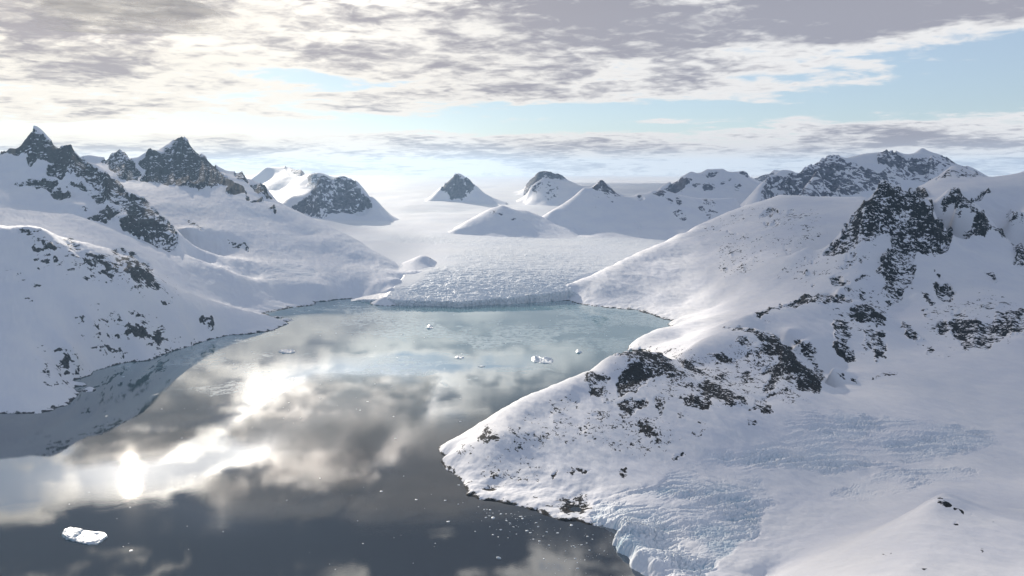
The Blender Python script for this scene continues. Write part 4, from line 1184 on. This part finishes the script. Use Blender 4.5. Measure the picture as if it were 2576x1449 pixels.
def chunk_mesh(k):
    rng = random.Random(60 + k)
    n = 11
    rad = [rng.uniform(.65, 1.1) for _ in range(n)]
    V, Fc = [], []
    hgt = rng.uniform(.22, .55)
    tx, ty = rng.uniform(-.35, .35), rng.uniform(-.3, .3)
    lay = [(1.0, -.25, 0), (1.05, 0.02, 0), (.95, .5, .12), (.62, .85, .5), (.25, 1.0, 1)]
    for r, z, sh in lay:
        for i in range(n):
            a = 2 * math.pi * i / n
            j = rng.uniform(.88, 1.12)
            V.append((math.cos(a) * rad[i] * r * j + tx * sh, math.sin(a) * rad[i] * .8 * r * j + ty * sh, z * hgt * rng.uniform(.8, 1.2)))
    for l in range(len(lay) - 1):
        for i in range(n):
            j = (i + 1) % n
            Fc.append((l * n + i, l * n + j, (l + 1) * n + j, (l + 1) * n + i))
    Fc.append(tuple(range((len(lay) - 1) * n, len(lay) * n)))
    me_ = bpy.data.meshes.new("ice_chunk")
    me_.from_pydata(V, [], Fc)
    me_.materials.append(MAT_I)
    return me_


CH = [chunk_mesh(k) for k in range(7)]


def chunk(x, y, size, label, group, flat=1.0, name="ice_chunk", cat="ice chunk"):
    o = bpy.data.objects.new(name, CH[rnd.randrange(7)])
    X, Y = wpos(x, y)
    o.location = (X, Y, 0)
    o.rotation_euler = (0, 0, rnd.uniform(0, 6.28))
    o.scale = (size, size * rnd.uniform(.6, 1.1), size * flat)
    COL.objects.link(o)
    return tag(o, label, cat, group)


# brash off the icefall
LB1 = "small white ice chunk adrift off the icefall at bottom right"
GB1 = "brash ice off the icefall"
cnt = 0
while cnt < 140:
    t_ = rnd.random() ** 1.1
    x = 1210 + 330 * t_ + rnd.gauss(0, 30)
    ys = np.interp(x, [1169, 1230, 1296, 1347, 1402, 1463, 1552, 1600], [1246, 1261, 1272, 1287, 1307, 1315, 1337, 1430])
    y = ys + 12 + abs(rnd.gauss(0, 1)) * (28 + 60 * t_)
    if y > 1475 or x > 1545 + max(0, (y - 1400)) * .5:
        continue
    chunk(x, y, 1.0 + 3.8 * rnd.random() ** 3.0, LB1, GB1, .8)
    cnt += 1
chunk(1240, 1303, 9.5, "largest white ice chunk off the point of the icefall bay, near the shore", "larger ice chunks", .55)
chunk(1437, 1321, 7.0, "bright ice chunk close under the shore beside the icefall", "larger ice chunks", .7)
chunk(1255, 1404, 7.5, "lone pointed ice chunk in dark water well off the icefall", "larger ice chunks", .9)
# open water, lower fjord
LB2 = "tiny ice chunk adrift in the open lower fjord"
for i in range(38):
    x, y = rnd.uniform(20, 1150), rnd.uniform(1150, 1440)
    if y > 1330 and 140 < x < 290:
        continue
    chunk(x, y, 1.0 + 2.2 * rnd.random() ** 2, LB2, "scattered ice in the lower fjord", .6)
for (x, y, s_) in [(1154, 1220, 5), (1120, 1259, 5), (1047, 1257, 5), (959, 1236, 6), (1128, 1312, 6), (805, 1203, 4.5), (330, 1385, 6), (1260, 1293, 5)]:
    chunk(x, y, s_, LB2, "scattered ice in the lower fjord", .45)
# upper fjord
LB3 = "small blue-grey bergy bit drifting in the upper fjord"


def inwater(x, y):
    lx = np.interp(y, [770, 790, 815, 850, 885, 910, 945, 1000, 1040], [760, 730, 730, 570, 470, 390, 260, 215, 160])
    rx = np.interp(y, [770, 800, 850, 880, 900, 935, 1000, 1055, 1137], [1450, 1560, 1600, 1560, 1500, 1450, 1290, 1190, 1090])
    return lx + 18 < x < rx - 12


cnt = 0
while cnt < 115:
    y = 772 + 330 * rnd.random() ** 1.5
    x = rnd.uniform(200, 1620)
    if not inwater(x, y):
        continue
    chunk(x, y, (1.6 + 5.0 * rnd.random() ** 3) * (1 + (1000 - y) / 500), LB3, "bergy bits in the upper fjord", .5)
    cnt += 1
for (x, y, s_) in [(778, 782, 11), (853, 762, 10), (867, 795, 12), (912, 790, 10), (740, 789, 8), (800, 808, 7), (845, 838, 7), (1012, 842, 10), (1070, 849, 10), (1042, 860, 6), (945, 871, 5), (1402, 795, 9), (1384, 806, 6),
                   (1335, 816, 6), (943, 966, 6), (925, 1010, 6), (906, 1032, 6), (990, 1048, 6), (1158, 1060, 6), (995, 1103, 6), (664, 972, 6), (310, 948, 9), (805, 1002, 5), (1560, 822, 7), (1480, 840, 6), (1220, 870, 6)]:
    chunk(x, y, s_, LB3, "bergy bits in the upper fjord", .45)

# ------------------------------------------------------------------ clouds added out of view, shaped to shade chosen land from the sun
def cloud_mat():
    m, t, b, out = new_mat("shade_cloud_vapour")
    t.n.remove(b)
    geo = t.n.new('ShaderNodeNewGeometry')
    nz = t.noise(geo.outputs['Position'], 1 / 1500.0, 6, 0.6)
    f = t.m('ADD', t.attr('dens'), t.m('MULTIPLY_ADD', nz, 2.2, -1.1))
    a = t.m('MULTIPLY', t.ss(f, 0.05, 0.95, 0.0, 0.85), t.ss(t.attr('dens'), 0.02, 0.30))
    d = t.n.new('ShaderNodeBsdfTransparent'); d.inputs[0].default_value = (.36, .34, .33, 1)
    tl = t.n.new('ShaderNodeBsdfTranslucent'); tl.inputs[0].default_value = (.95, .93, .90, 1)
    m1 = t.n.new('ShaderNodeMixShader'); m1.inputs[0].default_value = .38
    t.l.new(d.outputs[0], m1.inputs[1]); t.l.new(tl.outputs[0], m1.inputs[2])
    tr = t.n.new('ShaderNodeBsdfTransparent')
    m2 = t.n.new('ShaderNodeMixShader')
    t.l.new(a, m2.inputs[0]); t.l.new(tr.outputs[0], m2.inputs[1]); t.l.new(m1.outputs[0], m2.inputs[2])
    t.l.new(m2.outputs[0], out.inputs[0])
    return m


MAT_C = cloud_mat()


def shade_cloud(shade, label, alt=5500.0, thick=420.0, seed=0, soft=900.0, dens_=1.0):
    """shade: outline (x, y km) of the ground it darkens; the cloud hangs on the line to the sun"""
    a, e = math.radians(SUN_AZ), math.radians(SUN_EL)
    d = (alt - 300) / math.tan(e)
    ox, oy = math.sin(a) * d, math.cos(a) * d
    P = [(x * 1000 + ox, y * 1000 + oy) for x, y in shade]
    xs, ys = [p[0] for p in P], [p[1] for p in P]
    n = 110
    gx, gy = np.meshgrid(np.linspace(min(xs) - 1500, max(xs) + 1500, n), np.linspace(min(ys) - 1500, max(ys) + 1500, n))
    jx, jy = gx + 500 * fbm(gx / 1800, gy / 1800, 4, seed), gy + 500 * fbm(gx / 1800 + 9, gy / 1800, 4, seed + 2)
    m = inpoly(jx, jy, P).astype(float)
    step = (max(xs) - min(xs) + 3000) / n
    m = blur(m, int((soft / step) ** 2 / 1.5))
    h = np.clip(m, 0, 1) * thick * (1 + .35 * fbm(gx / 2600, gy / 2600, 3, seed + 4))
    V, A = [], []
    for sg_, zz in ((1, alt + h), (-1, alt - h * .45)):
        V.append(np.stack([gx, gy, zz], -1).reshape(-1, 3)); A.append(m.ravel() * dens_)
    V = np.vstack(V); A = np.hstack(A)
    idx = np.arange(n * n).reshape(n, n)
    q1 = np.stack([idx[:-1, :-1], idx[:-1, 1:], idx[1:, 1:], idx[1:, :-1]], -1).reshape(-1, 4)
    keep = m[:-1, :-1].reshape(-1) > .01
    q1 = q1[keep]
    F_ = np.vstack([q1, q1[:, ::-1] + n * n])
    me_ = bpy.data.meshes.new("shade_cloud")
    me_.from_pydata(V.tolist(), [], F_.tolist())
    at = me_.attributes.new('dens', 'FLOAT', 'POINT')
    at.data.foreach_set('value', A.astype(np.float32))
    me_.polygons.foreach_set('use_smooth', np.full(len(F_), True))
    me_.materials.append(MAT_C)
    o = bpy.data.objects.new("shade_cloud", me_)
    COL.objects.link(o)
    return tag(o, label, "shade_cloud", kind="stuff")


shade_cloud([(3.0, 2.3), (3.0, 3.6), (2.8, 4.6), (2.4, 5.2), (2.6, 6.6), (4.5, 8.0), (8, 8), (8, 1.6), (4, 1.2), (3, 1.7)], "thick grey cloudbank added out of view to shade the right-hand land", seed=3)
shade_cloud([(.2, 2.3), (.2, 3.3), (.9, 4.6), (1.2, 6.3), (1.6, 7.6), (3.4, 7.9), (3.6, 4.6), (3.6, 2.2), (1.2, 2.15)], "thin cloudbank added out of view to shade the headland", seed=5, soft=500, dens_=.95)
shade_cloud([(-3.6, 4.7), (-1.9, 4.9), (-1.5, 5.8), (-1.5, 6.6), (-4.6, 6.9)], "small cloudbank added out of view to shade the near left hill crest", seed=9, soft=350, dens_=.9, thick=200.0)
shade_cloud([(-5, 6.4), (-1.3, 6.6), (-.9, 8.0), (-1.6, 11), (-2.6, 14.0), (-8, 14)], "broken cloudbank added out of view to shade the left snow basin", seed=25, dens_=.68)
shade_cloud([(.9, 10.0), (3.0, 9.0), (6, 9.2), (12, 13), (12, 25), (2.6, 25), (1.4, 17)], "far cloudbank added out of view to shade the far right-hand snowfields", alt=14000.0, thick=700, seed=15, soft=700)

# ------------------------------------------------------------------ haze
def haze():
    x0, x1, y0, y1, z0, z1 = -46000, 46000, -4000, 61500, -200, 1900
    V = [(x, y, z) for z in (z0, z1) for x, y in ((x0, y0), (x1, y0), (x1, y1), (x0, y1))]
    Fc = [(3, 2, 1, 0), (4, 5, 6, 7), (0, 1, 5, 4), (1, 2, 6, 5), (2, 3, 7, 6), (3, 0, 4, 7)]
    me_ = bpy.data.meshes.new("haze")
    me_.from_pydata(V, [], Fc)
    m = bpy.data.materials.new("haze_air")
    m.use_nodes = True
    t = NT(m.node_tree)
    t.n.clear()
    out = t.n.new('ShaderNodeOutputMaterial')
    v = t.n.new('ShaderNodeVolumePrincipled')
    v.inputs['Color'].default_value = (0.45, 0.70, 1.0, 1)
    v.inputs['Density'].default_value = 0.95e-5
    v.inputs['Anisotropy'].default_value = 0.35
    t.l.new(v.outputs[0], out.inputs['Volume'])
    me_.materials.append(m)
    o = bpy.data.objects.new("haze", me_)
    COL.objects.link(o)
    o['kind'] = 'stuff'
    o['label'] = "thin pale blue haze softening the far mountains"
    o['category'] = "haze"


haze()
